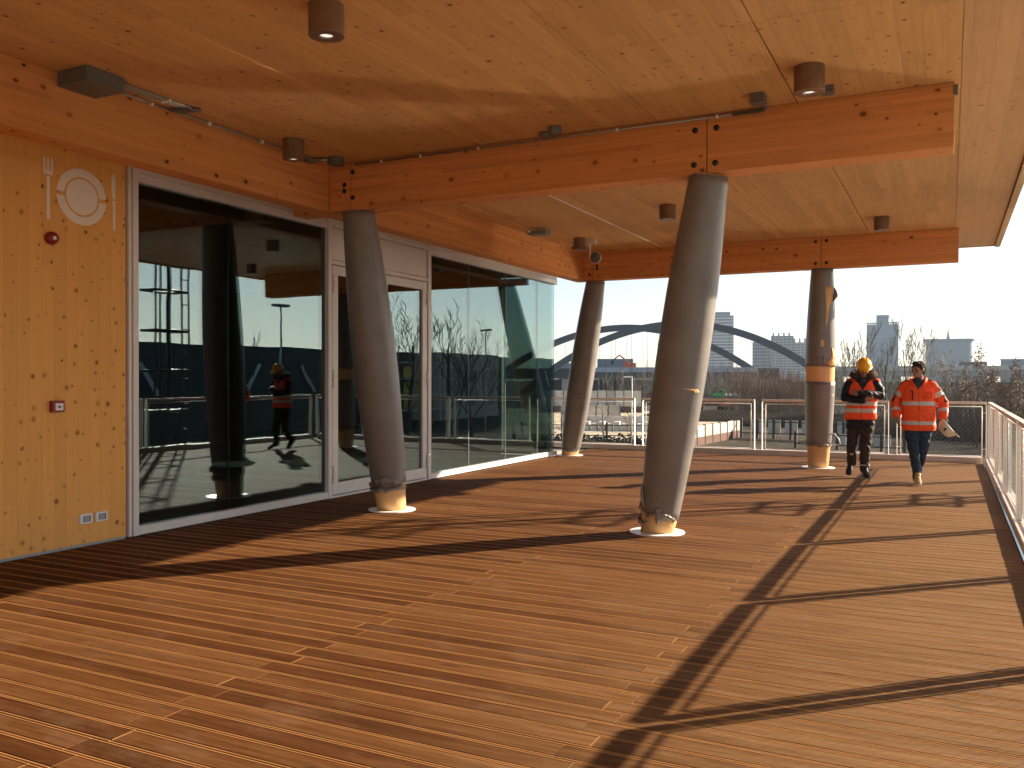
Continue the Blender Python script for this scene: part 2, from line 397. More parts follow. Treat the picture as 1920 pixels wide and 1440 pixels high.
# ---- ceiling panels and roof slab
ZC = 3.92
ceil = empty('ceiling', (0, 0, 0), kind='structure', label='spruce panel ceiling of the terrace canopy')
sx = [-.2, .98, 2.28, 3.30, 4.55, 5.80, 7.07]
sy = [-6.0, 6.02, 13.9, 17.9]
for i in range(len(sx) - 1):
    for j in range(len(sy) - 1):
        o = MB().box(sx[i] + .005, sx[i + 1] - .005, sy[j] + .003, sy[j + 1] - .003, ZC, ZC + .16).build('ceiling_panel', M['ceil'], ceil)
        bevel(o, .003)
for (a, b) in ((-6, 1.9), (1.9, 8.1), (8.1, 14.3), (14.3, 17.9)):
    o = MB().box(7.0685, 7.70, a + .003, b - .003, ZC + .004, ZC + .16).build('ceiling_edge_panel', M['ceil_edge'], ceil); bevel(o, .003)
MB().box(7.712, 7.79, -6, 17.95, ZC - .03, ZC + .30).build('fascia_board', M['fascia'], ceil)
MB().box(-.2, 7.712, 17.903, 17.95, ZC - .012, ZC + .30).build('fascia_board', M['fascia'], ceil)
MB().box(2.292, 2.312, 8.25, 15.5, ZC - .006, ZC).build('white_joint_strip', M['white_pl'], ceil)
MB().box(-9.3, 7.705, -6, 17.9, ZC + .17, ZC + .29).build('roof_slab', M['sub'], kind='structure')

# ---- ground, canal, yard
def ground_mat():
    t = NT('gravel_earth'); p = t.pos()
    n = t.noise(p, .035, 6, .6, .5); n2 = t.noise(p, .9, 5, .7)
    col = t.ramp(t.math('ADD', t.math('MULTIPLY', n, .65), t.math('MULTIPLY', n2, .35)), [(.32, (.034, .029, .024)), (.5, (.082, .072, .058)), (.7, (.19, .165, .135))])
    t.ln(col, t.b.inputs['Base Color']); t.set(Roughness=1.0); t.b.inputs['Specular IOR Level'].default_value = 0; t.bump(n2, .5, .15); return t.m
M['ground'] = ground_mat()
g = MB(); g.box(-1900, 1900, -900, 2300, -6.0, -5.0); g.build('ground', M['ground'], kind='structure')
def water_mat():
    t = NT('canal_water_surface'); p = t.pos()
    t.b.inputs['Base Color'].default_value = (.02, .03, .03, 1); t.set(Roughness=.11); t.b.inputs['IOR'].default_value = 1.33
    t.b.inputs['Specular IOR Level'].default_value = 1.0
    return t.m
M['water'] = water_mat()
MB().box(-60, 70, 19.2, 60, -5.2, -4.99).build('canal_water', M['water'], kind='structure')
M['bounce'] = plain('pale_bounce', (.31, .29, .255), 1, spec=0, var=.12, scale=.5)
MB().box(8.2, 48, -60, 19.0, -5.1, -4.98).build('bounce_slab', M['bounce'], kind='structure')  # unseen pale slab, added to bounce sunlight up onto the ceiling
M['sand'] = plain('sandy_yard', (.46, .39, .29), 1, spec=0, var=.25, scale=.3, bump=.4)
MB().add([(-75, 66, -4.985), (-18.5, 66, -4.985), (-17.5, 112, -4.985), (-31, 170, -4.985), (-85, 172, -4.985)], [(0, 1, 2, 3, 4)]).build('sand_yard', M['sand'], kind='structure')
MB().add([(-7, 145, -4.97), (30, 118, -4.97), (34, 122, -4.97), (-4, 153, -4.97)], [(0, 1, 2, 3)]).build('gravel_path', M['sand'], kind='structure')

# ================================================================== BEAMS
ZB = 3.394
def bolts(parent, pts, y):
    for (x, z) in pts:
        mb = MB(); disc(mb, (x, y + .004, z), .027, -.008, 18, 'Y')
        mb.build('bolt_plug', M['hole'], parent, True)
def cross_beam(y0, y1, x0, x1, joints, label, name='timber_beam'):
    b = empty(name, (x0, y0, ZB), label=label, cat='beam', group='glulam cross beams under the ceiling')
    off = Vector((x0, y0, ZB))
    cuts = [x0] + joints + [x1]
    for i in range(len(cuts) - 1):
        xa = cuts[i] + (.004 if i else 0); xb = cuts[i + 1] - (.004 if i < len(cuts) - 2 else 0)
        o = MB().box(xa - off.x, xb - off.x, 0, y1 - y0, 0, ZC - ZB - .002).build('beam_segment', M['beam'], b); bevel(o, .006, 2)
    return b, off
def lb(b, off, pts):
    for (x, z) in pts:
        mb = MB(); disc(mb, (x - off.x, .003, z - off.z), .027, -.009, 18, 'Y'); mb.build('bolt_plug', M['hole'], b, True)
b1, of1 = cross_beam(7.924, 8.194, .735, 7.02, [1.02, 5.01], 'nearer glulam cross beam spanning from the glazing towards the railing')
lb(b1, of1, [(.945, 3.68), (.945, 3.61), (1.06, 3.81), (1.06, 3.53), (4.905, 3.79), (5.10, 3.79), (4.895, 3.475), (5.09, 3.475)])
MB().box(6.275, 6.31, -.004, .03, .42, .50).build('end_bracket', M['grey_plastic'], b1)
b2, of2 = cross_beam(15.579, 15.85, .735, 7.115, [.93, 5.045], 'farther glulam cross beam above the two men')
lb(b2, of2, [(1.01, 3.66), (1.01, 3.60), (.86, 3.50), (4.955, 3.845), (5.13, 3.85), (4.955, 3.475), (5.13, 3.48)])
# edge beam along the facade
eb = empty('edge_beam', (.5, -6, ZB), label='long glulam edge beam running along the top of the glazing', cat='beam')
for (ya, yb) in ((-6, 7.92), (7.928, 15.86)):
    o = MB().box(0, .232, ya + 6, yb + 6, 0, ZC - ZB - .002).build('beam_segment', M['beam_y'], eb); bevel(o, .006, 2)
# stub behind the beam at the first column
MB().box(-.3, -.004, 13.94, 14.19, .004, .5).build('beam_stub', M['beam'], eb)

# ================================================================== COLUMNS
def column(base, top, label, bare_h, bands=(), tears=(), seed=0):
    bx, by = base; rnd = random.Random(seed)
    c = empty('tilted_column', (bx, by, 0), label=label, cat='column', group='tapered timber columns in grey film')
    ax = Vector((top[0] - bx, top[1] - by, ZB + .01)); L = ax.length
    def rad(t): return .163 + .078 * math.sin(math.pi * min(1, max(0, t * .96 + .02))) ** .9
    u = Vector((1, 0, 0)); w = ax.normalized().cross(u).normalized(); u = w.cross(ax.normalized()).normalized()
    def ring(t, extra, n=40, wob=0, f=None):
        out = []
        for k in range(n):
            a = 2 * math.pi * k / n
            tt = t + (f(a) if f else 0)
            r = rad(tt) + extra
            if wob: r += wob * math.sin(5 * a + t * 9) * math.sin(3 * a + seed)
            out.append(ax * tt + (u * math.cos(a) + w * math.sin(a)) * r)
        return out
    # bare timber post (lowest bit cut level with the deck)
    N = 26; mb = MB()
    rs = [ring(t / N, -.006) for t in range(N + 1)]
    rs[0] = [Vector((p.x, p.y, .0)) for p in rs[0]]
    mb.rings(rs); mb.build('timber_post', M['post_wood'], c, True)
    # film wrap, open between bands
    spans = []; lo = bare_h / L
    for (a, b) in bands: spans.append((lo, a)); lo = b
    spans.append((lo, .997))
    for i, (a, b) in enumerate(spans):
        n = max(3, int((b - a) * 46)); mb = MB()
        ph = rnd.uniform(0, 6)
        jag = (lambda q: .006 * math.sin(q * 2 + ph) + .0035 * math.sin(7 * q + ph)) if i == 0 else (lambda q: .0012 * math.sin(3 * q))
        rr = []
        for k in range(n + 1):
            t = a + (b - a) * k / n; fade = max(0, 1 - k / 3)
            rr.append(ring(t, .003, 48, .0015, lambda q: jag(q) * fade))
        mb.rings(rr, False)
        o = mb.build('film_wrap', M['wrap'], c, True)
        so = o.modifiers.new('th', 'SOLIDIFY'); so.thickness = .003; so.offset = 1
    # crumpled film roll at the lower edge
    def roll(t0, a0, a1, amp, thick, name='torn_film'):
        mb = MB(); pts = []; rads = []
        K = 26
        for k in range(K + 1):
            a = a0 + (a1 - a0) * k / K
            tt = t0 + amp * math.sin((k / K) * math.pi) / L + rnd.uniform(-.004, .004)
            r = rad(tt) + .010 + rnd.uniform(-.004, .01)
            pts.append(ax * tt + (u * math.cos(a) + w * math.sin(a)) * r)
            rads.append(max(.004, thick * (.35 + .9 * math.sin(math.pi * k / K)) * rnd.uniform(.55, 1.3)))
        mb.tube(pts, rads, 7); mb.build(name, M['wrap'], c, True)
    for tr in tears: roll(*tr)
    # base plate
    mb = MB(); disc(mb, (0, 0, .002), .272, .010, 56); o = mb.build('base_plate', M['plate'], c, True); autosmooth(o.data)
    return c, ax, u, w, rad, L
# angle convention: u ~ +X, w ~ towards -Y side
A_CAM = None
c1 = column((1.222, 8.449), (1.035, 8.06), 'leaning grey column in front of the double door', .30, (), ((.085, 3.6, 6.2, .10, .030), (.075, 3.3, 6.6, .02, .022)), 1)
c2 = column((4.405, 8.402), (5.0, 8.06), 'nearest leaning grey column standing in the middle of the deck', .20, (), ((.052, 4.2, 5.9, .06, .014), (.045, 3.0, 4.4, -.05, .012), (.062, 2.9, 3.5, .05, .010)), 2)
c3 = column((.237, 16.096), (.935, 15.715), 'leaning grey column beside the far end of the glazing', .13, (), ((.036, 3.8, 5.6, .02, .012),), 3)
c4 = column((4.983, 15.769), (5.045, 15.715), 'upright grey column with bare orange bands beside the man in the hard hat', .40, ((.435, .51),), ((.118, 3.2, 6.3, .01, .016), (.43, 3.6, 5.8, -.004, .008)), 4)
def patch(col, pts, name, mat, dr=.010, bulge=0):
    """a small curved sheet lying on the column surface; pts are (angle, t)"""
    c, ax, u, w, rad, L = col
    Q = []
    for i in range(len(pts)):
        (a0, t0), (a1, t1) = pts[i], pts[(i + 1) % len(pts)]
        for j in range(4): Q.append((a0 + (a1 - a0) * j / 4, t0 + (t1 - t0) * j / 4))
    ca = sum(q[0] for q in Q) / len(Q); ct = sum(q[1] for q in Q) / len(Q); mb = MB(); rs = []
    for f in (1.0, .75, .5, .25, .02):
        rg = []
        for (a, t) in Q:
            aa = ca + (a - ca) * f; tt = ct + (t - ct) * f
            rg.append(ax * tt + (u * math.cos(aa) + w * math.sin(aa)) * (rad(tt) + dr + bulge * (1 - f * f)))
        rs.append(rg)
    mb.rings(rs, False)
    o = mb.build(name, mat, c, True); so = o.modifiers.new('th', 'SOLIDIFY'); so.thickness = .004; so.offset = 1
    return o
def view_a(col):   # angle of the column surface that faces the camera
    c, ax, u, w, rad, L = col
    d = Vector((CAM.x, CAM.y, 0)) - Vector(c.location); d.z = 0; d.normalize()
    return math.atan2(d.dot(w), d.dot(u))
def onscreen(col, s, t):  # s in -1..1 across the visible width (right positive)
    a0 = view_a(col); c, ax, u, w, rad, L = col
    sgn = 1
    best = None
    for sg in (1, -1):
        a = a0 + sg * .5
        p = (u * math.cos(a) + w * math.sin(a))
        if p.dot(_R2) > (u * math.cos(a0) + w * math.sin(a0)).dot(_R2): sgn = sg
    return (a0 + sgn * math.asin(max(-.98, min(.98, s))), t)
def spatch(col, pts, name, mat, **k): return patch(col, [onscreen(col, s, t) for s, t in pts], name, mat, **k)
# torn openings on the upright column
spatch(c4, [(.25, .905), (.90, .91), (.86, .84), (.62, .815), (.52, .78), (.38, .70), (.30, .72), (.34, .80)], 'bare_patch', M['post_wood'], dr=.0095)
spatch(c4, [(.90, .905), (.98, .85), (.80, .83)], 'torn_film', M['wrap'], dr=.02, bulge=.06)
spatch(c4, [(-.02, .635), (.10, .645), (.22, .635), (.22, .615), (.10, .605), (-.02, .615)], 'bare_patch', M['post_wood'], dr=.0095)
spatch(c4, [(.72, .605), (.95, .57), (.95, .515), (.60, .51), (.42, .53), (.66, .55)], 'bare_patch', M['post_wood'], dr=.010, bulge=.02)
spatch(c4, [(.70, .37), (.92, .372), (.86, .362)], 'bare_patch', M['post_wood'], dr=.0095)
spatch(c2, [(.08, .4325), (.45, .4325), (.72, .4315), (.80, .424), (.66, .422), (.60, .4285), (.4, .4295)], 'bare_patch', M['post_wood'], dr=.0095)
spatch(c2, [(-.30, .085), (-.02, .092), (.10, .055), (-.10, .035), (-.18, .05)], 'torn_film', M['wrap'], dr=.012, bulge=.02)
spatch(c2, [(-1, .13), (-.92, .135), (-.70, .075), (-.78, .07)], 'torn_film', M['wrap'], dr=.02, bulge=.02)
# hanging wire at the foot of the upright column
_c, _ax, _u, _w, _r, _L = c4
mb = MB(); a0 = onscreen(c4, .9, .14)[0]; dr_ = (_u * math.cos(a0) + _w * math.sin(a0))
pts = [dr_ * .22 + Vector((0, 0, .60)), dr_ * .27 + Vector((.02, -.02, .60)), dr_ * .33 + Vector((.03, -.03, .52)), dr_ * .36 + Vector((.03, -.04, .44)), dr_ * .30 + Vector((.02, -.03, .415)), dr_ * .23 + Vector((0, -.01, .42))]
mb.tube(pts, .012, 8); mb.build('loose_wire', M['plate'], _c, True)
# handwritten marks (marker pen)
def mark(col, strokes, s0, t0, ws, hs, r=.004):
    c, ax, u, w, rad, L = col; mb = MB()
    for st in strokes:
        P = []
        for (x, y) in st:
            a, t = onscreen(col, s0 + x * ws, t0 + y * hs)
            P.append(ax * t + (u * math.cos(a) + w * math.sin(a)) * (rad(t) + .0075))
        mb.tube(P, r, 5)
    mb.build('pen_mark', M['black_pl'], c, True)
mark(c4, [[(0, .8), (.3, 1), (.6, .8), (.5, .45), (.35, .3)], [(.38, .08), (.42, .0)], [(1.5, .95), (1.15, .9), (1.1, .6), (1.45, .55), (1.6, .85), (1.5, .2), (1.35, -.2)]], -.28, .527, .30, .034, .005)
mark(c4, [[(0, .1), (.3, .2)], [(.45, .2), (.7, .1)]], .08, .66, .3, .02, .006)
mark(c3, [[(0, .9), (0, 0)], [(.5, .4), (.7, .4)], [(1.1, .8), (1.5, .6), (1.1, .1), (1.6, 0)], [(1.9, .9), (1.8, .3), (2.2, .2), (2.2, .6), (1.9, .4)]], -.35, .365, .22, .012, .005)

# ================================================================== GLAZED FACADE
ZT = 3.54
def bars(parent, lst, mat=None, name='frame_bar'):
    for b in lst:
        o = MB().box(*b).build(name, mat or M['white'], parent); bevel(o, .004)
gl = empty('glass_wall', (0, 5.82, 0), label='large dark window bay between the timber wall and the double door', cat='glass wall', group='glazed bays of the facade')
Y = 5.82
bars(gl, [(-.10, .022, 0, .034, .01, ZT), (-.10, .030, .044, .108, .01, ZT), (-.10, .026, .110, 8.795 - Y, .012, .095), (-.10, .018, .110, 8.795 - Y, 3.492, ZT), (-.10, .026, .110, 8.795 - Y, 3.41, 3.488),
          (-.10, .030, 8.797 - Y, 8.872 - Y, .01, ZT)])
MB().box(-.09, -.03, .034, .044, .01, ZT).build('shadow_gap', M['dark'], gl)
for (a, b) in ((5.93, 7.150), (7.158, 8.795)):
    MB().box(-.050, -.026, a - Y, b - Y, .097, 3.408).build('glass_pane', M['glass'], gl)
MB().box(-.049, -.027, 7.151 - Y, 7.157 - Y, .097, 3.408).build('pane_joint', M['dark'], gl)
# double door
dr = empty('double_door', (0, 8.88, 0), label='white framed glass double door behind the leaning column', cat='door')
Y = 8.88
bars(dr, [(-.10, .026, 0, 11.14 - Y, 3.44, 3.495), (-.10, .018, 0, 11.14 - Y, 3.499, ZT), (-.10, .026, 0, 11.14 - Y, 2.965, 3.02), (-.10, .024, .0, 11.14 - Y, .006, .034)])
o = MB().box(-.08, .010, .012, 11.13 - Y, 3.028, 3.432).build('transom_panel', M['white'], dr); bevel(o, .004)
for k, (ya, yb) in enumerate(((.012, 1.112), (1.120, 2.248))):
    leaf = empty('door_leaf', (0, ya, 0)); leaf.parent = dr
    w = yb - ya; sl_ = .115
    mb = MB(); mb.box(-.06, .018, 0, sl_, .045, 2.955); mb.box(-.06, .018, w - sl_, w, .045, 2.955)
    mb.box(-.058, .0165, sl_, w - sl_, .045, .195); mb.box(-.058, .0165, sl_, w - sl_, 2.835, 2.955)
    o = mb.build('leaf_frame', M['white'], leaf); bevel(o, .004)
    MB().box(-.036, -.014, sl_, w - sl_, .195, 2.835).build('glass_pane', M['glass'], leaf)
    hy = 0.0 if k == 0 else w
    for hz in (.30, 1.52, 2.72):
        mb = MB(); mb.tube([(.03, hy, hz - .11), (.03, hy, hz - .035)], .017, 10); mb.tube([(.03, hy, hz - .03), (.03, hy, hz + .03)], .017, 10); mb.tube([(.03, hy, hz + .035), (.03, hy, hz + .11)], .017, 10)
        mb.build('hinge', M['white'], leaf, True)
    hy = w - .055 if k == 0 else .055
    mb = MB(); mb.tube([(.018, hy, .98), (.07, hy, .98), (.07, hy, 1.22), (.018, hy, 1.22)], .012, 8); mb.build('door_handle', M['galv'], leaf, True)
# right bay
gr = empty('glass_wall', (0, 11.15, 0), label='long clear window bay ending at the glass corner by the far column', cat='glass wall', group='glazed bays of the facade')
Y = 11.15
bars(gr, [(-.10, .030, 0, .085, .01, ZT), (-.10, .026, .087, 15.955 - Y, .012, .095), (-.10, .018, .087, 15.955 - Y, 3.484, ZT), (-.10, .026, .087, 15.955 - Y, 3.385, 3.480)])
js = [11.24, 12.48, 13.79, 15.13, 15.93]
for i in range(4):
    MB().box(-.050, -.026, js[i] - Y + .004, js[i + 1] - Y - .004, .097, 3.383).build('glass_pane', M['glass'], gr)
    if i: MB().box(-.049, -.027, js[i] - Y - .003, js[i] - Y + .003, .097, 3.383).build('pane_joint', M['sealstrip'], gr)
# glass end wall of the room
ge = empty('glass_end_wall', (-.05, 15.93, 0), label='narrow glass return turning the corner beside the far column', cat='glass wall')
bars(ge, [(-1.1, -.012, -.08, .02, .012, .095), (-1.1, -.012, -.08, .02, 3.385, ZT), (-1.16, -1.102, -.09, .022, .012, ZT)])
MB().box(-1.1, -.026, -.035, -.011, .097, 3.383).build('glass_pane', M['glass'], ge)
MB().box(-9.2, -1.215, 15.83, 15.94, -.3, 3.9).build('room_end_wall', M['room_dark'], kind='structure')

# ================================================================== RAILINGS
def net(mb, L, z0, z1, pitch=.085, r=.0009):
    H = z1 - z0; n = int((L + H) / pitch) + 1
    for k in range(n):
        for d in (1, -1):
            s = k * pitch - (H if d > 0 else 0)
            pts = []
            a0 = s; a1 = s + H * d
            lo, hi = (a0, a1), (z0, z1)
            # clip segment (a0,z0)-(a1,z1) to 0..L
            t0, t1 = 0.0, 1.0; dx = a1 - a0
            for (p, q) in ((-dx, a0), (dx, L - a0)):
                if p == 0:
                    if q < 0: t0 = 2
                else:
                    rr = q / p
                    if p < 0: t0 = max(t0, rr)
                    else: t1 = min(t1, rr)
            if t1 - t0 < .02: continue
            mb.tube([(a0 + dx * t0, 0, z0 + H * t0), (a0 + dx * t1, 0, z0 + H * t1)], r, 3, False)
RZ = 1.11
def rail_panel(parent, a, b):
    """panel along local x from a to b; the deck side is local -y"""
    o = MB().box(a, b, .005, .075, RZ - .045, RZ).build('handrail', M['rail'], parent); bevel(o, .004)
    for x in (a, b - .012):
        o = MB().box(x, x + .012, -.0, .09, .1005, RZ - .046).build('post', M['white2'], parent); bevel(o, .002)
    i0, i1 = a + .075, b - .075
    fr = MB()
    for x in (i0, i1): fr.tube([(x, .045, .118), (x, .045, RZ - .09)], .009, 8)
    for z in (.118, RZ - .09): fr.tube([(i0, .045, z), (i1, .045, z)], .009, 8)
    for (x, q) in ((a + .01, i0), (b - .01, i1)):
        for z in (.25, RZ - .2): fr.tube([(x, .045, z), (q, .045, z)], .006, 6)
    pf = fr.build('panel_frame', M['white2'], parent, True)
    mb = MB(); net(mb, i1 - i0, .122, RZ - .095)
    mb.v = [(x + i0, y + .045, z) for x, y, z in mb.v]
    mb.build('wire_net', M['galv'], parent, kind='stuff')
def railing(name, loc, rz, panels, kerbs, label):
    r = empty(name, loc, rz, label, 'railing', 'white terrace railings')
    for (a, b) in panels: rail_panel(r, a, b)
    for (a, b) in kerbs:
        o = MB().box(a, b, -.03, .12, .0, .10).build('kerb', M['kerb'], r); bevel(o, .005)
    return r
railing('railing', (0, 17.97, 0), 0, [(-6.5, -4.1), (-3.9, -1.55), (-1.36, .95), (1.12, 3.475), (3.615, 5.965), (6.10, 7.595)], [(-6.6, -1.45), (-1.442, 1.04), (1.048, 6.148), (6.156, 7.53)], 'white railing with wire net along the far edge of the deck')
# side railing: local x runs towards -Y
sp = [17.85, 15.02, 12.62, 10.22, 7.87, 5.50, 3.12, .75, -1.6]
railing('railing', (7.60, 17.90, 0), -math.pi / 2, [(17.9 - sp[i] + (.055 if i else 0), 17.9 - sp[i + 1] - .055) for i in range(len(sp) - 1)],
        [(0.06, 5.2), (5.208, 10.3), (10.308, 15.2), (15.208, 19.6)], 'white railing receding along the right edge of the deck')

# ================================================================== CEILING LAMPS, CONDUITS, SMALL THINGS
def lamp(x, y, label, d=.23, h=.20):
    l = empty('ceiling_lamp', (x, y, ZC - h), label=label, cat='ceiling lamp', group='cylindrical bronze ceiling lamps')
    mb = MB(); n = 48; r = d / 2
    prof = [(r, h), (r, .004), (r - .004, 0), (r * .42, 0), (r * .40, .022), (.001, .026)]
    rs = [[(q * math.cos(2 * math.pi * k / n), q * math.sin(2 * math.pi * k / n), z) for k in range(n)] for q, z in reversed(prof)]
    mb.rings(rs, False); o = mb.build('housing', M['bronze'], l, True); autosmooth(o.data)
    mb = MB(); disc(mb, (0, 0, .012), r * .395, .004, 28); mb.build('lens', M['lens'], l, True)
    mb = MB(); rr = r * .41
    mb.rings([[(q * math.cos(2 * math.pi * k / 28), q * math.sin(2 * math.pi * k / 28), z) for k in range(28)] for q, z in ((rr + .008, -.0015), (rr, -.003), (rr - .006, .003))], False)
    mb.build('trim_ring', M['galv'], l, True)
lamp(3.40, 4.52, 'bronze cylinder lamp cut by the top edge of the photo')
lamp(1.085, 6.91, 'bronze cylinder lamp above the window, in front of the grey conduit', .215)
lamp(6.02, 7.06, 'bronze cylinder lamp at upper right in front of the nearer cross beam')
lamp(3.50, 11.8, 'bronze cylinder lamp in the far bay, left of the nearest column', .225)
lamp(6.085, 14.05, 'bronze cylinder lamp in front of the farther beam at right', .215)
lamp(1.34, 13.9, 'bronze cylinder lamp in the far corner beside the small cameras', .215)

jb = empty('junction_box', (.92, 4.72, 3.80), label='large grey junction box in the corner of ceiling and edge beam', cat='junction box')
o = MB().box(-.17, .17, -.17, .17, .02, .12).build('box_body', M['grey_plastic'], jb); bevel(o, .008, 2)
o = MB().box(-.172, .172, -.172, .172, 0, .019).build('box_lid', M['grey_plastic'], jb); bevel(o, .006, 2)
cd = empty('conduit_run', (.80, 4.9, 3.9), label='bundle of thin grey conduits leaving the junction box along the edge beam', cat='conduit')
for i, x in enumerate((.80, .93, .97, 1.01)):
    mb = MB()
    if i == 0: P = [(x - .8, 0, 0), (x - .8, .72, 0)]
    else: P = [(x - .8, 0, 0), (x - .8, .62 + .04 * i, 0), (x - .83, .69 + .04 * i, 0), (x - .93, .73 + .035 * i, 0), (.01 + .012 * i, .76 + .02 * i, 0)]
    mb.tube(P, .011, 8); mb.build('conduit', M['galv'], cd, True)
    mb = MB(); disc(mb, (x - .8, .5, 0), .016, .02, 10, 'Y'); mb.build('clip', M['plate'], cd, True)
mb = MB()
for k in range(4): mb.tube([(.02 + .05 * k, .70 + .015 * k, -.006), (.10 + .05 * k, .78 + .015 * k, -.006)], .02, 8)
mb.build('elbow_fittings', M['grey_plastic'], cd, True)
mb = MB(); mb.tube([(0, .74, 0), (0, 2.05, 0), (.0, 2.62, .0), (.06, 2.74, 0), (.2, 2.80, 0)], .013, 8); mb.build('conduit', M['galv'], cd, True)
for y in (1.15, 1.85): 
    mb = MB(); disc(mb, (0, y, 0), .02, .03, 10, 'Y'); mb.build('clip', M['plate'], cd, True)
j2 = empty('junction_box', (1.02, 7.68, 3.84), label='small round junction box with bent pipes above the nearest door column', cat='junction box', group='small grey junction boxes')
mb = MB(); disc(mb, (0, 0, 0), .085, .078, 24); o = mb.build('box_body', M['grey_plastic'], j2, True); autosmooth(o.data)
mb = MB(); mb.tube([(-.04, -.05, .05), (-.14, -.12, .045), (-.20, -.10, .05), (-.24, -.14, .06)], .022, 8); mb.build('bent_pipe', M['galv'], j2, True)
o = MB().box(-.30, -.21, -.20, -.10, .02, .078).build('box_body', M['grey_plastic'], j2); bevel(o, .006)
cd2 = empty('conduit_run', (1.1, 7.9, 3.885), label='thin straight conduit along the top of the nearer cross beam', cat='conduit')
mb = MB(); mb.tube([(0, 0, 0), (4.15, 0, 0)], .011, 8); mb.build('conduit', M['galv'], cd2, True)
mb = MB(); mb.tube([(4.15, 0, 0), (4.42, 0, 0), (4.45, -.06, 0), (4.45, -.28, .0)], .016, 8); mb.build('flexible_hose', M['grey_plastic'], cd2, True)
for x in (.35, .85, 1.55, 3.05, 4.0): 
    mb = MB(); disc(mb, (x, 0, 0), .017, .02, 10, 'X'); mb.build('clip', M['plate'], cd2, True)
def small_box(x, y, s, h, label):
    b = empty('junction_box', (x, y, ZC - h), label=label, cat='junction box', group='small grey junction boxes')
    o = MB().box(-s, s, -s, s, .012, h - .001).build('box_body', M['grey_plastic'], b); bevel(o, .006)
    o = MB().box(-s - .003, s + .003, -s - .003, s + .003, 0, .0115).build('box_lid', M['grey_plastic'], b); bevel(o, .004)
small_box(5.54, 7.55, .06, .08, 'small square grey box at the end of the beam conduit')
small_box(6.09, 7.60, .05, .06, 'small grey box touching the upper right bronze lamp')
def detector(x, y, r, h, label):
    b = empty('detector', (x, y, ZC - h), label=label, cat='detector', group='small round ceiling detectors')
    mb = MB(); n = 24; prof = [(.001, 0), (r * .5, 0), (r * .62, .012), (r * .9, .016), (r, .03), (r, h)]
    mb.rings([[(q * math.cos(2 * math.pi * k / n), q * math.sin(2 * math.pi * k / n), z) for k in range(n)] for q, z in prof], False)
    mb.build('detector_body', M['grey_plastic'], b, True)
detector(3.46, 7.80, .06, .06, 'left and lower of two small round detectors against the nearer beam')
detector(3.62, 7.66, .065, .08, 'right and taller of two small round detectors against the nearer beam')
el = empty('emergency_light', (1.13, 12.7, 3.81), label='flat grey emergency light box hanging under the far bay ceiling', cat='emergency light')
o = MB().box(-.16, .16, -.11, .11, 0, .07).build('box_body', M['grey_plastic'], el); bevel(o, .012, 2)
mb = MB(); disc(mb, (-.12, -.112, .045), .016, .012, 12, 'Y'); mb.build('indicator', M['plate'], el, True)
for q in (-.05, .05):
    mb = MB(); mb.tube([(q, 0, .07), (q, 0, .11)], .012, 8); mb.build('hanger', M['galv'], el, True)
cc = empty('dome_camera', (1.10, 14.25, 3.83), label='white dome camera left of the far corner lamp', cat='camera')
mb = MB(); disc(mb, (0, 0, 0), .062, .09, 24); o = mb.build('camera_base', M['white_pl'], cc, True); autosmooth(o.data)
mb = MB(); mb.ell((0, 0, .0), (.05, .05, .05), 18, 9); mb.build('camera_dome', M['black_pl'], cc, True)
fl = empty('floodlight', (1.55, 14.1, 3.60), label='round grey and white floodlight on a bracket above the far column', cat='floodlight')
rot = Matrix.Rotation(R(8), 3, 'X')
mb = MB(); n = 28
prof = [(.045, .13), (.075, .10), (.098, .03), (.10, -.01)]
mb.rings([[rot @ Vector((q * math.cos(2 * math.pi * k / n) , y, q * math.sin(2 * math.pi * k / n))) for k in range(n)] for q, y in prof]); o = mb.build('lamp_head', M['white_pl'], fl, True); autosmooth(o.data)
mb = MB(); mb.rings([[rot @ Vector((q * math.cos(2 * math.pi * k / n), y, q * math.sin(2 * math.pi * k / n))) for k in range(n)] for q, y in ((.094, -.012), (.09, -.024), (.001, -.026))], True); mb.build('front_glass', M['grey_plastic'], fl, True)
mb = MB(); mb.box(-.11, -.085, -.02, .02, 0, .24); mb.box(-.16, .02, -.03, .03, .24, .318); mb.tube([(-.10, 0, 0), (-.03, .02, 0)], .012, 8); o = mb.build('bracket', M['white_pl'], fl); bevel(o, .004)

# restaurant pictogram on the wall
sg = empty('restaurant_sign', (0, 5.33, 2.9), label='cream fork, plate and knife pictogram on the timber wall', cat='sign')
def flat(poly, name, parent, x0=.0, x1=.003):
    n = len(poly); mb = MB()
    mb.add([(x0, y, z) for y, z in poly] + [(x1, y, z) for y, z in poly], [tuple(range(n))[::-1], tuple(range(n, 2 * n))] + [(i, (i + 1) % n, n + (i + 1) % n, n + i) for i in range(n)])
    return mb.build(name, M['sticker'], parent)
y0, y1 = -.371, -.281
w = y1 - y0
zt, zh = .533, .386
flat([(y0, zh), (y1, zh), (y1, zt), (y1 - w * .2, zt), (y1 - w * .2, zh + .035), (y1 - w * .4, zh + .035), (y1 - w * .4, zt), (y0 + w * .4, zt), (y0 + w * .4, zh + .035), (y0 + w * .22, zh + .035), (y0 + w * .22, zt), (y0, zt)], 'fork_head', sg)
flat([(y0 + w * .33, 0), (y0 + w * .67, 0), (y0 + w * .67, zh - .015), (y0 + w * .33, zh - .015)], 'fork_handle', sg)
pc = (.005, .25)
def arc(r, a, b, n=26): return [(pc[0] + r * math.cos(a + (b - a) * k / n), pc[1] + r * math.sin(a + (b - a) * k / n)) for k in range(n + 1)]
e1 = .075; e2 = .10
flat(arc(.252, e1, math.pi - e1) + arc(.178, math.pi - e2, e2), 'plate_rim', sg)
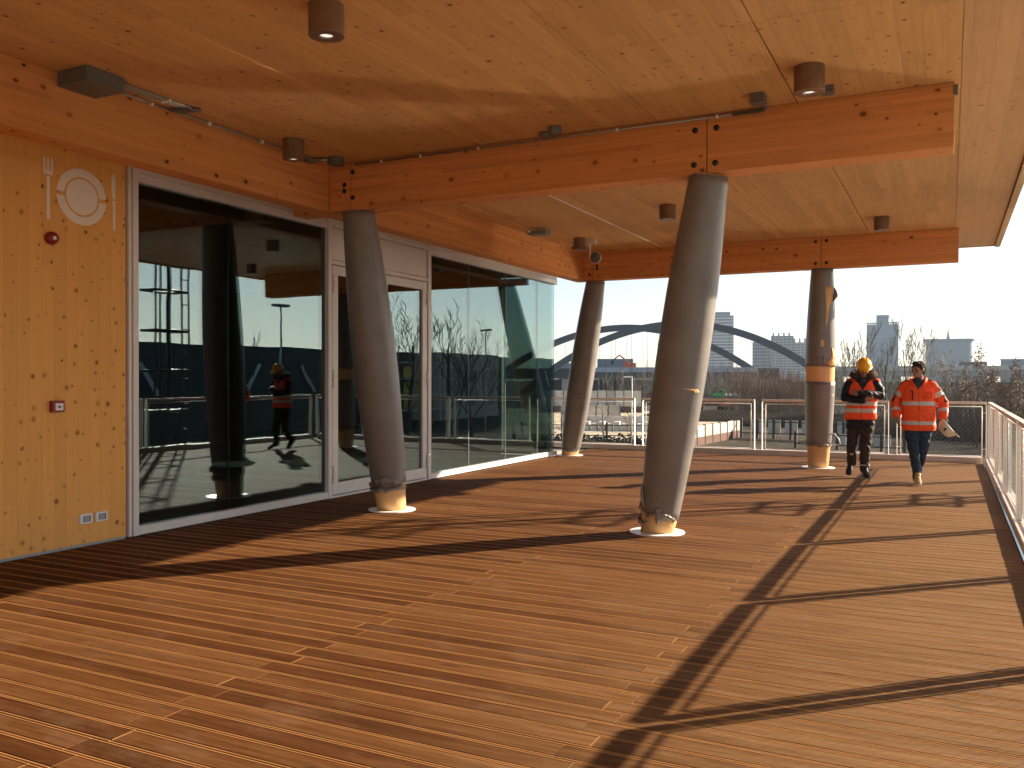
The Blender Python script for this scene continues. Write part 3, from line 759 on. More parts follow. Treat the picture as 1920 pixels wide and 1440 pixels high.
flat(arc(.252, math.pi + e1, 2 * math.pi - e1) + arc(.178, 2 * math.pi - e2, math.pi + e2), 'plate_rim', sg)
flat(arc(.160, 0, 2 * math.pi * 47 / 48, 47), 'plate_centre', sg)
flat([(.325, .30), (.356, .285), (.356, .524), (.340, .526), (.325, .515), (.317, .49), (.315, .36), (.318, .32)], 'knife_blade', sg)
flat([(.329, .003), (.356, .003), (.356, .268), (.329, .280)], 'knife_handle', sg)

bell = empty('alarm_beacon', (0, 5.022, 2.735), label='round red alarm sounder below the plate pictogram', cat='alarm')
mb = MB(); n = 28
mb.rings([[(x, q * math.cos(2 * math.pi * k / n), q * math.sin(2 * math.pi * k / n)) for k in range(n)] for q, x in ((.056, 0), (.056, .03), (.05, .05), (.03, .06), (.001, .061))]); mb.build('sounder_body', M['red'], bell, True)
o = MB().box(.055, .0635, -.014, .014, -.014, .014).build('sounder_label', M['white_pl'], bell)
cp = empty('call_point', (0, 5.07, 1.274), label='small red fire call point on the timber wall', cat='call point')
o = MB().box(0, .045, -.06, .06, -.05, .05).build('case', M['red'], cp); bevel(o, .006, 2)
MB().box(.0452, .047, -.032, .042, -.034, .028).build('face_plate', M['white_pl'], cp)
mb = MB(); disc(mb, (.0472, .005, -.003), .011, .002, 14, 'X'); mb.box(.0472, .049, -.018, -.010, -.008, .002); mb.box(.0472, .049, .02, .028, -.008, .002); mb.build('press_symbol', M['black_pl'], cp)
for yy, lab in ((5.363, 'left of two white wall sockets near the deck'), (5.525, 'right of two white wall sockets near the deck')):
    so = empty('wall_socket', (0, yy, .25), label=lab, cat='socket', group='white wall sockets')
    mb = MB(); mb.box(0, .018, -.066, .066, -.045, .045); o = mb.build('plate', M['white_pl'], so); bevel(o, .007, 2)
    o = MB().box(.0182, .021, -.034, .040, -.026, .026).build('socket_frame', M['black_pl'], so)
    o = MB().box(.0212, .0225, -.030, .030, -.022, .022).build('socket_cover', M['sealstrip'], so)

# ================================================================== PEOPLE
def fabric(name, c, rough=.8, var=.18, scale=14, bump=.5):
    t = NT(name); p = t.obj()
    n = t.noise(p, scale, 4, .6); n2 = t.noise(t.vmath('MULTIPLY', p, (9.0, 9.0, 5.0)), 1.0, 4, .6, 1.2)
    t.ln(t.ramp(t.math('ADD', t.math('MULTIPLY', n, .4), t.math('MULTIPLY', n2, .6)), [(.3, tuple(x * (1 - var) for x in c)), (.7, tuple(min(1, x * (1 + var)) for x in c))]), t.b.inputs['Base Color'])
    t.set(Roughness=rough); t.b.inputs['Specular IOR Level'].default_value = .25
    t.bump(n2, bump, .02); return t.m
M['skin'] = fabric('skin', (.36, .19, .125), .55, .1, 30, .1)
M['hivis'] = fabric('hivis_orange', (.98, .10, .018), .65, .12)
M['reflect'] = fabric('reflective_tape', (.55, .54, .50), .4, .08)
M['black_cl'] = fabric('black_cloth', (.018, .018, .022), .75, .3)
M['navy'] = fabric('navy_jacket', (.012, .013, .018), .55, .3)
M['brown_tr'] = fabric('brown_trousers', (.045, .033, .026), .8, .25)
M['jeans'] = fabric('dark_jeans', (.022, .04, .07), .8, .35)
M['boot'] = fabric('dark_boots', (.028, .022, .018), .5, .3)
M['tan'] = fabric('tan_boots', (.42, .27, .10), .6, .2)
M['hair'] = fabric('dark_hair', (.026, .018, .013), .9, .4, 40, .4)
M['fur'] = fabric('fur_trim', (.075, .05, .032), .9, .5, 60, 1)
M['hat_y'] = plain('yellow_helmet', (.85, .42, .012), .28, var=.05, coord='obj')
M['hat_w'] = plain('cream_helmet', (.78, .68, .52), .3, var=.05, coord='obj')
M['shirt'] = fabric('grey_shirt', (.05, .05, .058), .8, .3)
M['eye'] = plain('eye_dark', (.02, .015, .012), .2)

def capsule(mb, pts, rad, n=12):
    pts = [Vector(p) for p in pts]
    mb.tube(pts, rad, n)
    for p, r in zip(pts, rad): mb.ell(p, (r, r, r), n, 7)
def torso(mb, rings, n=24, pw=2.4):
    """rings: (cx, cy, z, rx, ry) superellipse sections"""
    rs = []
    for (cx, cy, z, rx, ry) in rings:
        rg = []
        for k in range(n):
            a = 2 * math.pi * k / n; ca, sa = math.cos(a), math.sin(a)
            rg.append((cx + rx * math.copysign(abs(ca) ** (2 / pw), ca), cy + ry * math.copysign(abs(sa) ** (2 / pw), sa), z))
        rs.append(rg)
    mb.rings(rs)
def remesh(mb, name, voxel, mats, parent, fmat=None, smooth=2, wrinkle=0, **k):
    me = mb.mesh(name + '_tmp', mats)
    o = bpy.data.objects.new(name + '_tmp', me); COL.objects.link(o)
    m = o.modifiers.new('r', 'REMESH'); m.mode = 'VOXEL'; m.voxel_size = voxel
    if smooth:
        s = o.modifiers.new('s', 'SMOOTH'); s.iterations = smooth; s.factor = .5
    dg = bpy.context.evaluated_depsgraph_get(); dg.update()
    ev = bpy.data.meshes.new_from_object(o.evaluated_get(dg)); bpy.data.objects.remove(o)
    ev.name = name; ev.materials.clear()
    for q in mats: ev.materials.append(q)
    nv = len(ev.vertices); co = np.empty(nv * 3); ev.vertices.foreach_get('co', co); co = co.reshape(-1, 3)
    if wrinkle:
        nm = np.empty(nv * 3); ev.vertices.foreach_get('normal', nm); nm = nm.reshape(-1, 3)
        x, y, z = co.T
        wv = np.sin(z * 38 + 6 * np.sin(x * 9 + y * 5)) * np.sin(x * 17 + z * 9 + y * 11) + .6 * np.sin(z * 71 + x * 40 + 3 * np.sin(y * 30))
        co = co + nm * (wv * wrinkle)[:, None]; ev.vertices.foreach_set('co', co.ravel())
    nf = len(ev.polygons); ev.polygons.foreach_set('use_smooth', [True] * nf)
    if fmat:
        ce = np.empty(nf * 3); ev.polygons.foreach_get('center', ce); ce = ce.reshape(-1, 3)
        nn = np.empty(nf * 3); ev.polygons.foreach_get('normal', nn); nn = nn.reshape(-1, 3)
        ev.polygons.foreach_set('material_index', fmat(ce, nn).astype(np.int32))
    else: ev.polygons.foreach_set('material_index', [0] * nf)
    ev.update(); o = link(name, ev, parent); return tag(o, **k)
def seg_t(P, a, b):
    a = np.array(a, float); b = np.array(b, float); d = b - a
    t = (P - a) @ d / (d @ d); q = a + np.clip(t, 0, 1)[:, None] * d
    return t, np.linalg.norm(P - q, axis=1)
def head(mb, c, yaw=0, pit=0, s=1.0):
    """head about 0.235 m tall, face towards local -y; returns a transform"""
    Rm = Matrix.Rotation(yaw, 3, 'Z') @ Matrix.Rotation(pit, 3, 'X'); c = Vector(c)
    T = lambda p: c + Rm @ (Vector(p) * s)
    def E(p, r): mb.ell(T(p), tuple(q * s for q in r), 16, 11, Rm)
    E((0, .012, .03), (.074, .094, .088)); E((0, -.012, -.035), (.062, .075, .075)); E((0, -.042, -.082), (.038, .038, .030))
    E((0, -.078, .028), (.058, .018, .016))                         # brow
    mb.tube([T((0, -.084, .020)), T((0, -.100, -.012)), T((0, -.108, -.030))], [.008 * s, .012 * s, .016 * s], 8)   # nose
    E((0, -.100, -.030), (.017, .013, .011))
    E((0, -.082, -.058), (.024, .012, .006)); E((0, -.081, -.069), (.021, .012, .006))
    for q in (-1, 1):
        E((q * .040, -.066, -.018), (.024, .022, .020)); E((q * .075, .012, -.002), (.012, .020, .032))
    return T, Rm
def eyes(parent, T, s=1.0):
    for q in (-1, 1):
        mb = MB(); mb.ell(T((q * .029, -.0805, .006)), (.012 * s, .008 * s, .007 * s), 10, 7); mb.build('eye', M['eye'], parent, True)
def hand(mb, wrist, d, palm_n, side, L=.19, curl=.5, spread=.02):
    """wrist point, direction of the fingers, palm normal, thumb side sign"""
    d = Vector(d).normalized(); n = Vector(palm_n); n = (n - d * n.dot(d)).normalized(); s = d.cross(n) * side
    wv = Vector(wrist)
    capsule(mb, [wv - d * .03, wv + d * .01], [.027, .028], 10)
    rot = Matrix((s, d, n)).transposed()
    mb.ell(wv + d * .048, (.041, .052, .017), 14, 9, rot)
    for k, (off, ln) in enumerate(((.031, .070), (.011, .080), (-.010, .074), (-.030, .058))):
        b = wv + d * .088 + s * off
        p1 = b + (d * math.cos(curl * .5) + n * math.sin(curl * .5)) * ln * .45
        p2 = p1 + (d * math.cos(curl * 1.3) + n * math.sin(curl * 1.3)) * ln * .32
        p3 = p2 + (d * math.cos(curl * 2) + n * math.sin(curl * 2)) * ln * .25
        capsule(mb, [b - d * .012, p1, p2, p3], [.0098, .0092, .0085, .0075], 8)
    t0 = wv + d * .022 + s * .030; t1 = t0 + (s * .6 + d * .75 + n * .25).normalized() * .042; t2 = t1 + (s * .15 + d * .9 + n * .45).normalized() * .032
    capsule(mb, [t0, t1, t2], [.0125, .011, .009], 8)
def shoe(mb, ankle, toe, h=.085):
    a, t = Vector(ankle), Vector(toe); d = (t - a); d.normalize()
    up = Vector((0, 0, 1)); s = d.cross(up).normalized(); up2 = s.cross(d)
    rs = []
    Lf = .275
    heel = t - d * Lf
    for (f, w, hh) in ((0, .026, .055), (.05, .036, .082), (.28, .039, .088), (.5, .042, .07), (.72, .050, .056), (.9, .044, .046), (1.0, .022, .03)):
        p = heel + d * (Lf * f); rg = []
        for k in range(14):
            q = 2 * math.pi * k / 14
            rg.append(p + s * (w * math.cos(q)) + up2 * (hh * (.5 + .5 * math.sin(q)) ** .8))
        rs.append(rg)
    mb.rings(rs)
    capsule(mb, [heel + d * .075 + up2 * .06, a + Vector((0, 0, .07))], [.046, .052], 12)
def sole(mb, toe, ankle):
    a, t = Vector(ankle), Vector(toe); d = (t - a).normalized(); s = d.cross(Vector((0, 0, 1))).normalized(); up2 = s.cross(d); heel = t - d * .275
    P = [heel + d * (.275 * f) + s * w for f, w in ((0, .02), (.06, .038), (.4, .038), (.72, .052), (.92, .044), (1.02, .015), (1.02, -.015), (.92, -.044), (.72, -.052), (.4, -.038), (.06, -.038), (0, -.02))]
    n = len(P); mb.add([p - up2 * .004 for p in P] + [p + up2 * .018 for p in P], [tuple(range(n))[::-1], tuple(range(n, 2 * n))] + [(i, (i + 1) % n, n + (i + 1) % n, n + i) for i in range(n)])
def helmet(name, parent, T, mat, ridges=True, label=None):
    """dome with ridges and a peak; T maps local helmet coords (dome centre at origin, peak to -y)"""
    mb = MB(); n = 48; rs = []
    for k in range(15):
        ph = (math.pi / 2) * k / 14.3
        rg = []
        for i in range(n):
            a = 2 * math.pi * i / n
            r = math.cos(ph) ** .72; x = .113 * r * math.cos(a); y = .138 * r * math.sin(a); z = .125 * math.sin(ph)
            if ridges:
                e = sum(math.exp(-((x - q) / .007) ** 2) for q in (-.036, 0, .036)) * (1 if ph > .35 else ph / .35) * .009
                x *= 1 + e * .3; z += e
            rg.append(T((x, y, z)))
        rs.append(rg)
    mb.rings(rs, False); mb.f.append(tuple(len(mb.v) - n + i for i in range(n))); mb.m.append(0)
    brim = []
    for (o_, z) in ((1.0, .004), (1.0, -.002), (.93, -.004)):
        rg = []
        for i in range(n):
            a = 2 * math.pi * i / n; pk = max(0, -math.sin(a)) ** 2.5 * .045 + .010
            rg.append(T(((.113 + pk * .35) * o_ * math.cos(a), (.138 + pk) * o_ * math.sin(a), z - max(0, -math.sin(a)) ** 3 * .012)))
        brim.append(rg)
    shell = mb.build(name, mat, parent, True)
    so = shell.modifiers.new('th', 'SOLIDIFY'); so.thickness = .004; so.offset = -1
    b = MB(); base = [T((.110 * math.cos(2 * math.pi * i / n), .135 * math.sin(2 * math.pi * i / n), .012)) for i in range(n)]
    b.rings([base] + brim, False); b.build('brim', mat, shell, True)
    return shell

# ---- man in the hard hat, arms crossed
P1 = (5.765, 14.62, 0)
p1 = empty('person', P1, math.atan2(CAM.x - P1[0], -(CAM.y - P1[1])), 'man with crossed arms in a yellow hard hat and orange vest over dark coat', 'person')
hc1 = (.035, -.05, 1.665)
mb = MB(); T1, Rm1 = head(mb, hc1, R(6), R(24), 1.0)
capsule(mb, [(.02, .02, 1.47), (.03, -.015, 1.60)], [.062, .056], 14)
torso(mb, [(0, 0, .90, .15, .10), (0, 0, 1.1, .14, .10), (.01, .01, 1.3, .165, .11), (.015, .02, 1.44, .16, .09), (.02, .02, 1.50, .07, .06)])
sh = [(-.165, .02, 1.455), (.20, .02, 1.455)]
elb = [(-.225, -.05, 1.235), (.262, -.05, 1.265)]
wr = [(.045, -.215, 1.205), (-.035, -.245, 1.300)]
for i in range(2): capsule(mb, [sh[i], elb[i], wr[i]], [.05, .042, .03], 12)
hand(mb, wr[0], (.8, .05, .1), (0, .6, .6), 1, curl=.7)
hand(mb, wr[1], (-.85, .28, .12), (0, 1, -.2), -1, curl=.8)
legs1 = [[(-.10, .02, .90), (-.135, -.06, .47), (-.135, .17, .17)], [(.10, 0, .90), (.055, -.13, .49), (.05, -.12, .10)]]
for L_ in legs1: capsule(mb, L_, [.085, .058, .04], 14)
remesh(mb, 'body', .0065, [M['skin']], p1, smooth=2)
eyes(p1, T1)
# dark coat with sleeves
mb = MB()
torso(mb, [(-.02, .01, .745, .205, .135), (-.015, .01, .82, .215, .15), (0, .0, 1.0, .20, .148), (.01, .0, 1.2, .212, .15), (.015, .01, 1.36, .215, .14), (.018, .02, 1.46, .165, .115), (.02, .025, 1.53, .085, .08)])
sl1 = [[(-.155, .02, 1.445), (-.215, -.015, 1.34), (-.235, -.06, 1.235), (-.10, -.165, 1.205), (.022, -.212, 1.195)], [(.19, .02, 1.445), (.255, -.015, 1.36), (.272, -.06, 1.272), (.11, -.195, 1.29), (-.010, -.24, 1.30)]]
for s_ in sl1: capsule(mb, s_, [.088, .080, .072, .062, .052], 14)
remesh(mb, 'coat', .009, [M['navy']], p1, smooth=2, wrinkle=.0035)
# vest
mb = MB()
torso(mb, [(-.015, .008, .895, .238, .166), (-.012, .008, .93, .240, .168), (0, 0, 1.05, .222, .162), (.008, 0, 1.2, .226, .162), (.013, .008, 1.34, .222, .150), (.016, .016, 1.43, .195, .132), (.018, .02, 1.49, .165, .11), (.02, .025, 1.515, .11, .085)])
capsule(mb, [(-.10, .02, 1.475), (-.175, .02, 1.470)], [.07, .066], 12); capsule(mb, [(.13, .02, 1.475), (.215, .02, 1.470)], [.07, .066], 12)
def vest_f(c, n):
    m = np.zeros(len(c)); x, y, z = c.T
    m[(z > 1.112) & (z < 1.172)] = 1
    m[(z > 1.005) & (z < 1.066)] = 1
    v = (y < .02) & (np.abs(x - .02) < (z - 1.345) * .62) & (z > 1.345); m[v] = 2
    m[(np.abs(x - .0) < .004) & (y < 0) & (z < 1.345)] = 3
    return m
M['hivis_d'] = fabric('hivis_seam', (.45, .05, .012), .7, .1)
remesh(mb, 'safety_vest', .009, [M['hivis'], M['reflect'], M['navy'], M['hivis_d']], p1, vest_f, 2, .003)
# trousers
mb = MB()
torso(mb, [(-.01, .01, .70, .17, .125), (-.01, .01, .84, .185, .135), (-.005, .01, .95, .17, .125)])
tr1 = [[(-.095, .02, .84), (-.12, -.01, .66), (-.135, -.065, .47), (-.135, .05, .32), (-.138, .15, .20)], [(.095, .0, .84), (.08, -.06, .66), (.055, -.13, .48), (.052, -.115, .28), (.05, -.105, .135)]]
for t_ in tr1: capsule(mb, t_, [.105, .093, .080, .074, .072], 16)
remesh(mb, 'trousers', .009, [M['brown_tr']], p1, smooth=2, wrinkle=.005)
mb = MB(); mb.rings([[Vector((.05, -.107, z)) + Vector((.079 * math.cos(a), .079 * math.sin(a), 0)) for a in [2 * math.pi * k / 24 for k in range(24)]] for z in (.19, .205)], False); mb.build('ankle_tab', M['reflect'], p1, True)
mb = MB(); mb.ell((-.135, -.005, .36), (.05, .075, .035), 14, 9); mb.build('knee_patch', M['reflect'], p1, True)
for (an, to) in (((-.138, .17, .17), (-.185, -.0, .02)), ((.05, -.12, .09), (.092, -.325, .012))):
    mb = MB(); shoe(mb, an, to); b_ = remesh(mb, 'boot', .007, [M['boot']], p1, smooth=2)
    mb = MB(); sole(mb, to, an); mb.build('sole', M['black_pl'], b_)
# hard hat
hT = lambda p: T1((Vector(p) + Vector((0, -.002, .062)))[:])
helmet('hard_hat', p1, hT, M['hat_y'])
# fur hood lying round the neck
mb = MB(); rr_ = random.Random(5); hp = []; 
for k in range(19):
    a = R(-60) + R(300) * k / 18
    hp.append(Vector((.03 + .150 * math.cos(a), .03 + .125 * math.sin(a), 1.585 + .028 * math.sin(a) )))
mb.tube(hp, [.052 + rr_.uniform(-.006, .008) for _ in hp], 12)
fur = mb.build('fur_hood', M['fur'], p1, True)
mb = MB()
for k in range(1500):
    i = rr_.randrange(len(hp) - 1); c = hp[i].lerp(hp[i + 1], rr_.random()); d = Vector((rr_.gauss(0, 1), rr_.gauss(0, 1), rr_.gauss(0, 1))).normalized()
    a = c + d * .045; b = c + d * (.062 + rr_.random() * .026) + Vector((0, 0, -.008)); s = d.cross(Vector((.3, .5, .8))).normalized() * .004
    mb.add([a - s, a + s, b], [(0, 1, 2)])
mb.build('fur_tufts', M['fur'], fur, kind='stuff')
mb = MB(); torso(mb, [(.022, -.01, 1.44, .09, .095), (.025, -.01, 1.50, .085, .09), (.03, -.015, 1.545, .072, .075)], 20, 2); mb.build('scarf', M['shirt'], p1, True)

# ---- man carrying a white helmet
P2 = (6.585, 14.06, 0)
p2 = empty('person', P2, math.atan2(CAM.x - P2[0], -(CAM.y - P2[1])), 'bareheaded man in an orange and black safety jacket and jeans carrying a helmet', 'person')
hc2 = (.0, -.03, 1.652)
mb = MB(); T2, Rm2 = head(mb, hc2, R(-38), R(3), 1.0)
capsule(mb, [(.01, .03, 1.45), (.005, .0, 1.58)], [.064, .057], 14)
torso(mb, [(0, 0, .90, .15, .10), (0, 0, 1.1, .14, .10), (0, .01, 1.3, .165, .11), (0, .02, 1.43, .16, .09), (0, .02, 1.49, .07, .06)])
sh = [(-.175, .02, 1.435), (.185, .02, 1.435)]; elb = [(-.29, .05, 1.18), (.315, .05, 1.18)]; wr = [(-.285, -.06, .985), (.325, -.07, .975)]
for i in range(2): capsule(mb, [sh[i], elb[i], wr[i]], [.05, .042, .03], 12)
hand(mb, wr[0], (.06, -.25, -1), (.9, .1, 0), 1, curl=.55)
hand(mb, wr[1], (.10, -.25, -1), (-.3, -.9, 0), -1, curl=.95)
legs2 = [[(-.095, 0, .90), (-.055, -.15, .50), (-.005, -.16, .10)], [(.095, 0, .90), (.065, -.02, .50), (-.015, .27, .14)]]
for L_ in legs2: capsule(mb, L_, [.085, .058, .04], 14)
remesh(mb, 'body', .0065, [M['skin']], p2, smooth=2)
eyes(p2, T2)
# jacket
mb = MB()
torso(mb, [(.005, .01, .775, .226, .158), (.005, .01, .84, .232, .165), (.005, 0, 1.0, .226, .165), (0, 0, 1.18, .232, .165), (0, .01, 1.33, .232, .152), (0, .018, 1.42, .20, .13), (0, .022, 1.475, .145, .10), (0, .03, 1.515, .10, .085)])
ja = [[(-.155, .02, 1.425), (-.225, .03, 1.33), (-.30, .05, 1.18), (-.30, .0, 1.08), (-.288, -.055, 1.0)], [(.165, .02, 1.425), (.24, .03, 1.33), (.325, .05, 1.18), (.333, .0, 1.08), (.327, -.062, .99)]]
for s_ in ja: capsule(mb, s_, [.090, .082, .074, .068, .060], 14)
def jack_f(c, n):
    m = np.zeros(len(c)); x, y, z = c.T
    body = np.abs(x) < .235
    m[(z > 1.140) & (z < 1.198) & (np.abs(x) < .222)] = 1
    m[(z > .862) & (z < .912) & body] = 1
    for s_, sg in zip(ja, (-1, 1)):
        t, d = seg_t(c, s_[1], s_[2]); arm = (np.abs(x) > .20) & (d < .13)
        m[arm & (t > -.05) & (t < .36) & (sg * x > .225 - 0)] = 1
        t3, d3 = seg_t(c, s_[2], s_[4]); m[(d3 < .10) & (t3 > .52) & (t3 < .74) & (np.abs(x) > .23)] = 1
        # black shoulder and arm strips
        tt, dd = seg_t(c, s_[0], s_[1]); m[(dd < .14) & (z > 1.44 - .9 * (np.abs(x) - .16)) & (np.abs(x) > .10) & (n[:, 1] < .75) & (np.abs(n[:, 1] + .15) < .38)] = 2
        m[arm & (t > .36) & (t < 1.05) & (np.abs(n[:, 1] + .62) < .22) & (sg * n[:, 0] > .1)] = 2
        q, dq = seg_t(c, (sg * .168, -.13, 1.40), (sg * .205, -.13, 1.26)); m[(dq < .022) & (y < -.04)] = 2
        q, dq = seg_t(c, (sg * .205, -.13, 1.26), (sg * .212, -.14, 1.20)); m[(dq < .012) & (y < -.04)] = 2
    m[(np.abs(x - .01) < .005) & (y < 0) & (z < 1.33)] = 3
    v = (y < .03) & (np.abs(x - .0) < (z - 1.365) * .62) & (z > 1.365); m[v] = 4
    return m
jk = remesh(mb, 'safety_jacket', .008, [M['hivis'], M['reflect'], M['black_cl'], M['hivis_d'], M['shirt']], p2, jack_f, 2, .0035)
mb = MB(); mb.tube([(-.098, -.160, 1.335), (-.088, -.161, 1.350), (-.076, -.161, 1.348), (-.074, -.163, 1.31), (-.075, -.168, 1.225)], .0085, 6); mb.build('chest_mark', M['black_cl'], jk, True)
o = MB().box(.085, .19, -.172, -.155, 1.235, 1.345).build('chest_pocket', M['hivis'], jk); bevel(o, .006)
# open collar
mb = MB()
for sg in (-1, 1):
    mb.rings([[Vector(p) for p in q] for q in ([(sg * .118, .03, 1.455), (sg * .128, .03, 1.455), (sg * .118, .03, 1.545), (sg * .108, .03, 1.545)], [(sg * .095, -.07, 1.440), (sg * .103, -.076, 1.440), (sg * .100, -.072, 1.530), (sg * .092, -.066, 1.530)], [(sg * .040, -.135, 1.40), (sg * .046, -.141, 1.40), (sg * .066, -.130, 1.455), (sg * .060, -.124, 1.455)])])
mb.rings([[Vector((r_ * math.cos(a), .03 + r_ * .85 * math.sin(a), z)) for a in [math.pi * k / 12 for k in range(13)]] + [Vector(((r_ - .009) * math.cos(a), .03 + (r_ - .009) * .85 * math.sin(a), z)) for a in [math.pi * (12 - k) / 12 for k in range(13)]] for r_, z in ((.126, 1.45), (.116, 1.55))])
mb.build('collar', [M['hivis']], jk, True)
mb = MB(); torso(mb, [(.0, .0, 1.40, .082, .085), (.0, -.002, 1.46, .084, .088), (.002, .0, 1.535, .075, .075)], 20, 2); mb.build('scarf', M['shirt'], p2, True)
# jeans
mb = MB()
torso(mb, [(0, .01, .72, .165, .12), (0, .01, .84, .18, .13), (0, .01, .95, .165, .12)])
tr2 = [[(-.092, .0, .84), (-.08, -.08, .67), (-.058, -.15, .50), (-.03, -.155, .30), (-.008, -.155, .13)], [(.092, .0, .84), (.08, -.01, .67), (.064, -.02, .50), (.03, .10, .33), (-.008, .24, .17)]]
for t_ in tr2: capsule(mb, t_, [.102, .090, .074, .064, .062], 16)
remesh(mb, 'jeans', .009, [M['jeans']], p2, smooth=2, wrinkle=.005)
for (an, to) in (((-.004, -.16, .085), (.0, -.375, .014)), ((-.012, .26, .14), (-.03, .10, .016))):
    mb = MB(); shoe(mb, an, to); b_ = remesh(mb, 'boot', .007, [M['tan']], p2, smooth=2)
    mb = MB(); sole(mb, to, an); mb.build('sole', M['kerb'], b_)
# hair
mb = MB()
def HE(p, r): mb.ell(T2(p), r, 16, 11, Rm2)
HE((0, .020, .055), (.084, .100, .078)); HE((0, .055, .0), (.078, .062, .080)); HE((0, -.055, .098), (.060, .045, .032))
for q in (-1, 1): HE((q * .071, -.015, .040), (.014, .035, .038))
hr = remesh(mb, 'hair', .006, [M['hair']], p2, smooth=1, wrinkle=.0025)
# ---- carried helmet: a thing of its own
Hp = Vector(P2) + Matrix.Rotation(p2.rotation_euler[2], 3, 'Z') @ Vector((.375, -.125, .815))
hh = empty('safety_helmet', Hp, p2.rotation_euler[2], 'cream white safety helmet hanging from the hand of the bareheaded man', 'helmet')
HR = Matrix.Rotation(R(-128), 3, 'Y') @ Matrix.Rotation(R(-75), 3, 'Z')
hT2 = lambda p: (HR @ (Vector(p) - Vector((0, 0, .04))))
hs = helmet('helmet_shell', hh, hT2, M['hat_w'], True)
mb = MB(); mb.ell(HR @ Vector((0, 0, -.035)), (.095, .095, .012), 18, 7, HR); mb.build('helmet_lining', M['black_pl'], hh, True)
mb = MB(); c_ = Vector((-.03, -.125, -.005)); mb.obox(c_, (.009, 0, -.014), (0, .004, 0), (.014, 0, .020)); mb.build('helmet_badge', M['black_pl'], hh)

# ================================================================== BACKGROUND
GZ = -5.0
M['conc'] = plain('concrete', (.36, .34, .31), .85, var=.2, scale=.8, bump=.2)
M['conc_lt'] = plain('pale_concrete', (.55, .50, .43), .85, var=.18, scale=1.2)
M['rust'] = plain('rust_band', (.11, .045, .027), .8, var=.25, scale=2)
M['steel_bl'] = plain('bridge_steel', (.045, .06, .085), .5, var=.08, scale=.2)
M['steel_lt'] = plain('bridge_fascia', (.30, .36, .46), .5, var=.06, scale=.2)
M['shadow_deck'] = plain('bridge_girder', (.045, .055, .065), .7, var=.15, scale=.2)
M['timber_dk'] = plain('dark_post', (.03, .024, .018), .8, var=.3)
M['bark'] = plain('bark', (.085, .066, .05), .9, var=.3, scale=3)
M['bark_lt'] = plain('pale_bark', (.26, .235, .20), .9, var=.3, scale=3)
M['leaf_br'] = plain('dry_leaf', (.19, .115, .068), .8, var=.4, scale=9)
M['bush'] = plain('bush_twig', (.22, .175, .135), .95, var=.3, scale=2)
M['hedge'] = plain('dark_hedge', (.022, .022, .014), .95, var=.5, scale=5)
M['earth'] = plain('dark_earth', (.032, .026, .021), 1, spec=0, var=.35, scale=.35, bump=.6)
M['orange'] = plain('machine_orange', (.62, .10, .02), .5, var=.1)
M['green'] = plain('truck_green', (.04, .42, .05), .4, var=.08)
M['carglass'] = plain('vehicle_glass', (.02, .025, .03), .1)
M['tyre'] = plain('tyre', (.015, .015, .015), .8)
M['lampgreen'] = plain('lamp_post_paint', (.55, .58, .50), .5)
M['yellow_b'] = plain('yellow_sheet', (.60, .44, .10), .6, var=.15)
M['grass'] = plain('dull_grass', (.022, .032, .020), 1, spec=0, var=.4, scale=.8)

# ---- bare trees: trunk, branch crown, some with dry leaves
def bare_tree_meshes(seed, H, r0, spread=.5, depth=5, first=.25, up=.35, leaves=0, mat='bark', rmin=.006):
    rd = random.Random(seed); tr = MB(); cr = MB(); tips = []
    def grow(p, d, L, r, lev):
        n = 4; pts = [p]; q = p.copy(); dd = d.copy()
        for i in range(n):
            w_ = .025 if lev == 0 else .11
            dd = (dd + Vector((rd.gauss(0, w_), rd.gauss(0, w_), up * .12))).normalized()
            q = q + dd * (L / n); pts.append(q.copy())
        rads = [max(rmin, r * (1 - .62 * i / n)) for i in range(n + 1)]
        (tr if lev == 0 else cr).tube(pts, rads, 6 if lev == 0 else (4 if lev < 2 else 3), lev == 0)
        if lev >= depth - 1:
            tips.append(q.copy()); return
        nb = rd.randint(5, 8) if lev == 0 else rd.randint(3, 4)
        for k in range(nb):
            f = first + (1 - first) * (k + rd.random() * .7) / nb if lev == 0 else .25 + .75 * (k + .5) / nb
            f = min(.99, f); i = min(n - 1, int(f * n)); b = pts[i].lerp(pts[i + 1], f * n - i)
            a = rd.uniform(0, 6.28); side = Vector((math.cos(a), math.sin(a), 0)); side = (side - dd * side.dot(dd)).normalized()
            nd = (dd * (1 - spread * .6) + side * spread + Vector((0, 0, up * .4))).normalized()
            grow(b, nd, L * rd.uniform(.42, .62) * (1.15 - .5 * f if lev == 0 else 1), r * (1 - .6 * f) * .52, lev + 1)
    grow(Vector((0, 0, 0)), Vector((rd.gauss(0, .015), rd.gauss(0, .015), 1)).normalized(), H * .86, r0, 0)
    zm = max(p[2] for p in tr.v + cr.v); k_ = H / zm
    for mb_ in (tr, cr): mb_.v = [(x * k_, y * k_, z * k_) for x, y, z in mb_.v]
    tips = [p * k_ for p in tips]
    tm = tr.mesh('trunk', M[mat], True); cm = cr.mesh('crown', M[mat])
    lm = None
    if leaves:
        lf = MB()
        for k in range(leaves):
            t = tips[rd.randrange(len(tips))] + Vector((rd.gauss(0, .18), rd.gauss(0, .18), rd.gauss(0, .3)))
            a = Vector((rd.gauss(0, 1), rd.gauss(0, 1), rd.gauss(0, 1))).normalized(); b = a.orthogonal().normalized(); s = rd.uniform(.05, .10)
            lf.add([t - a * s, t + b * s * .7, t + a * s, t - b * s * .7], [(0, 1, 2, 3)])
        lm = lf.mesh('dry_leaves', M['leaf_br'])
    return tm, cm, lm
TV = {}
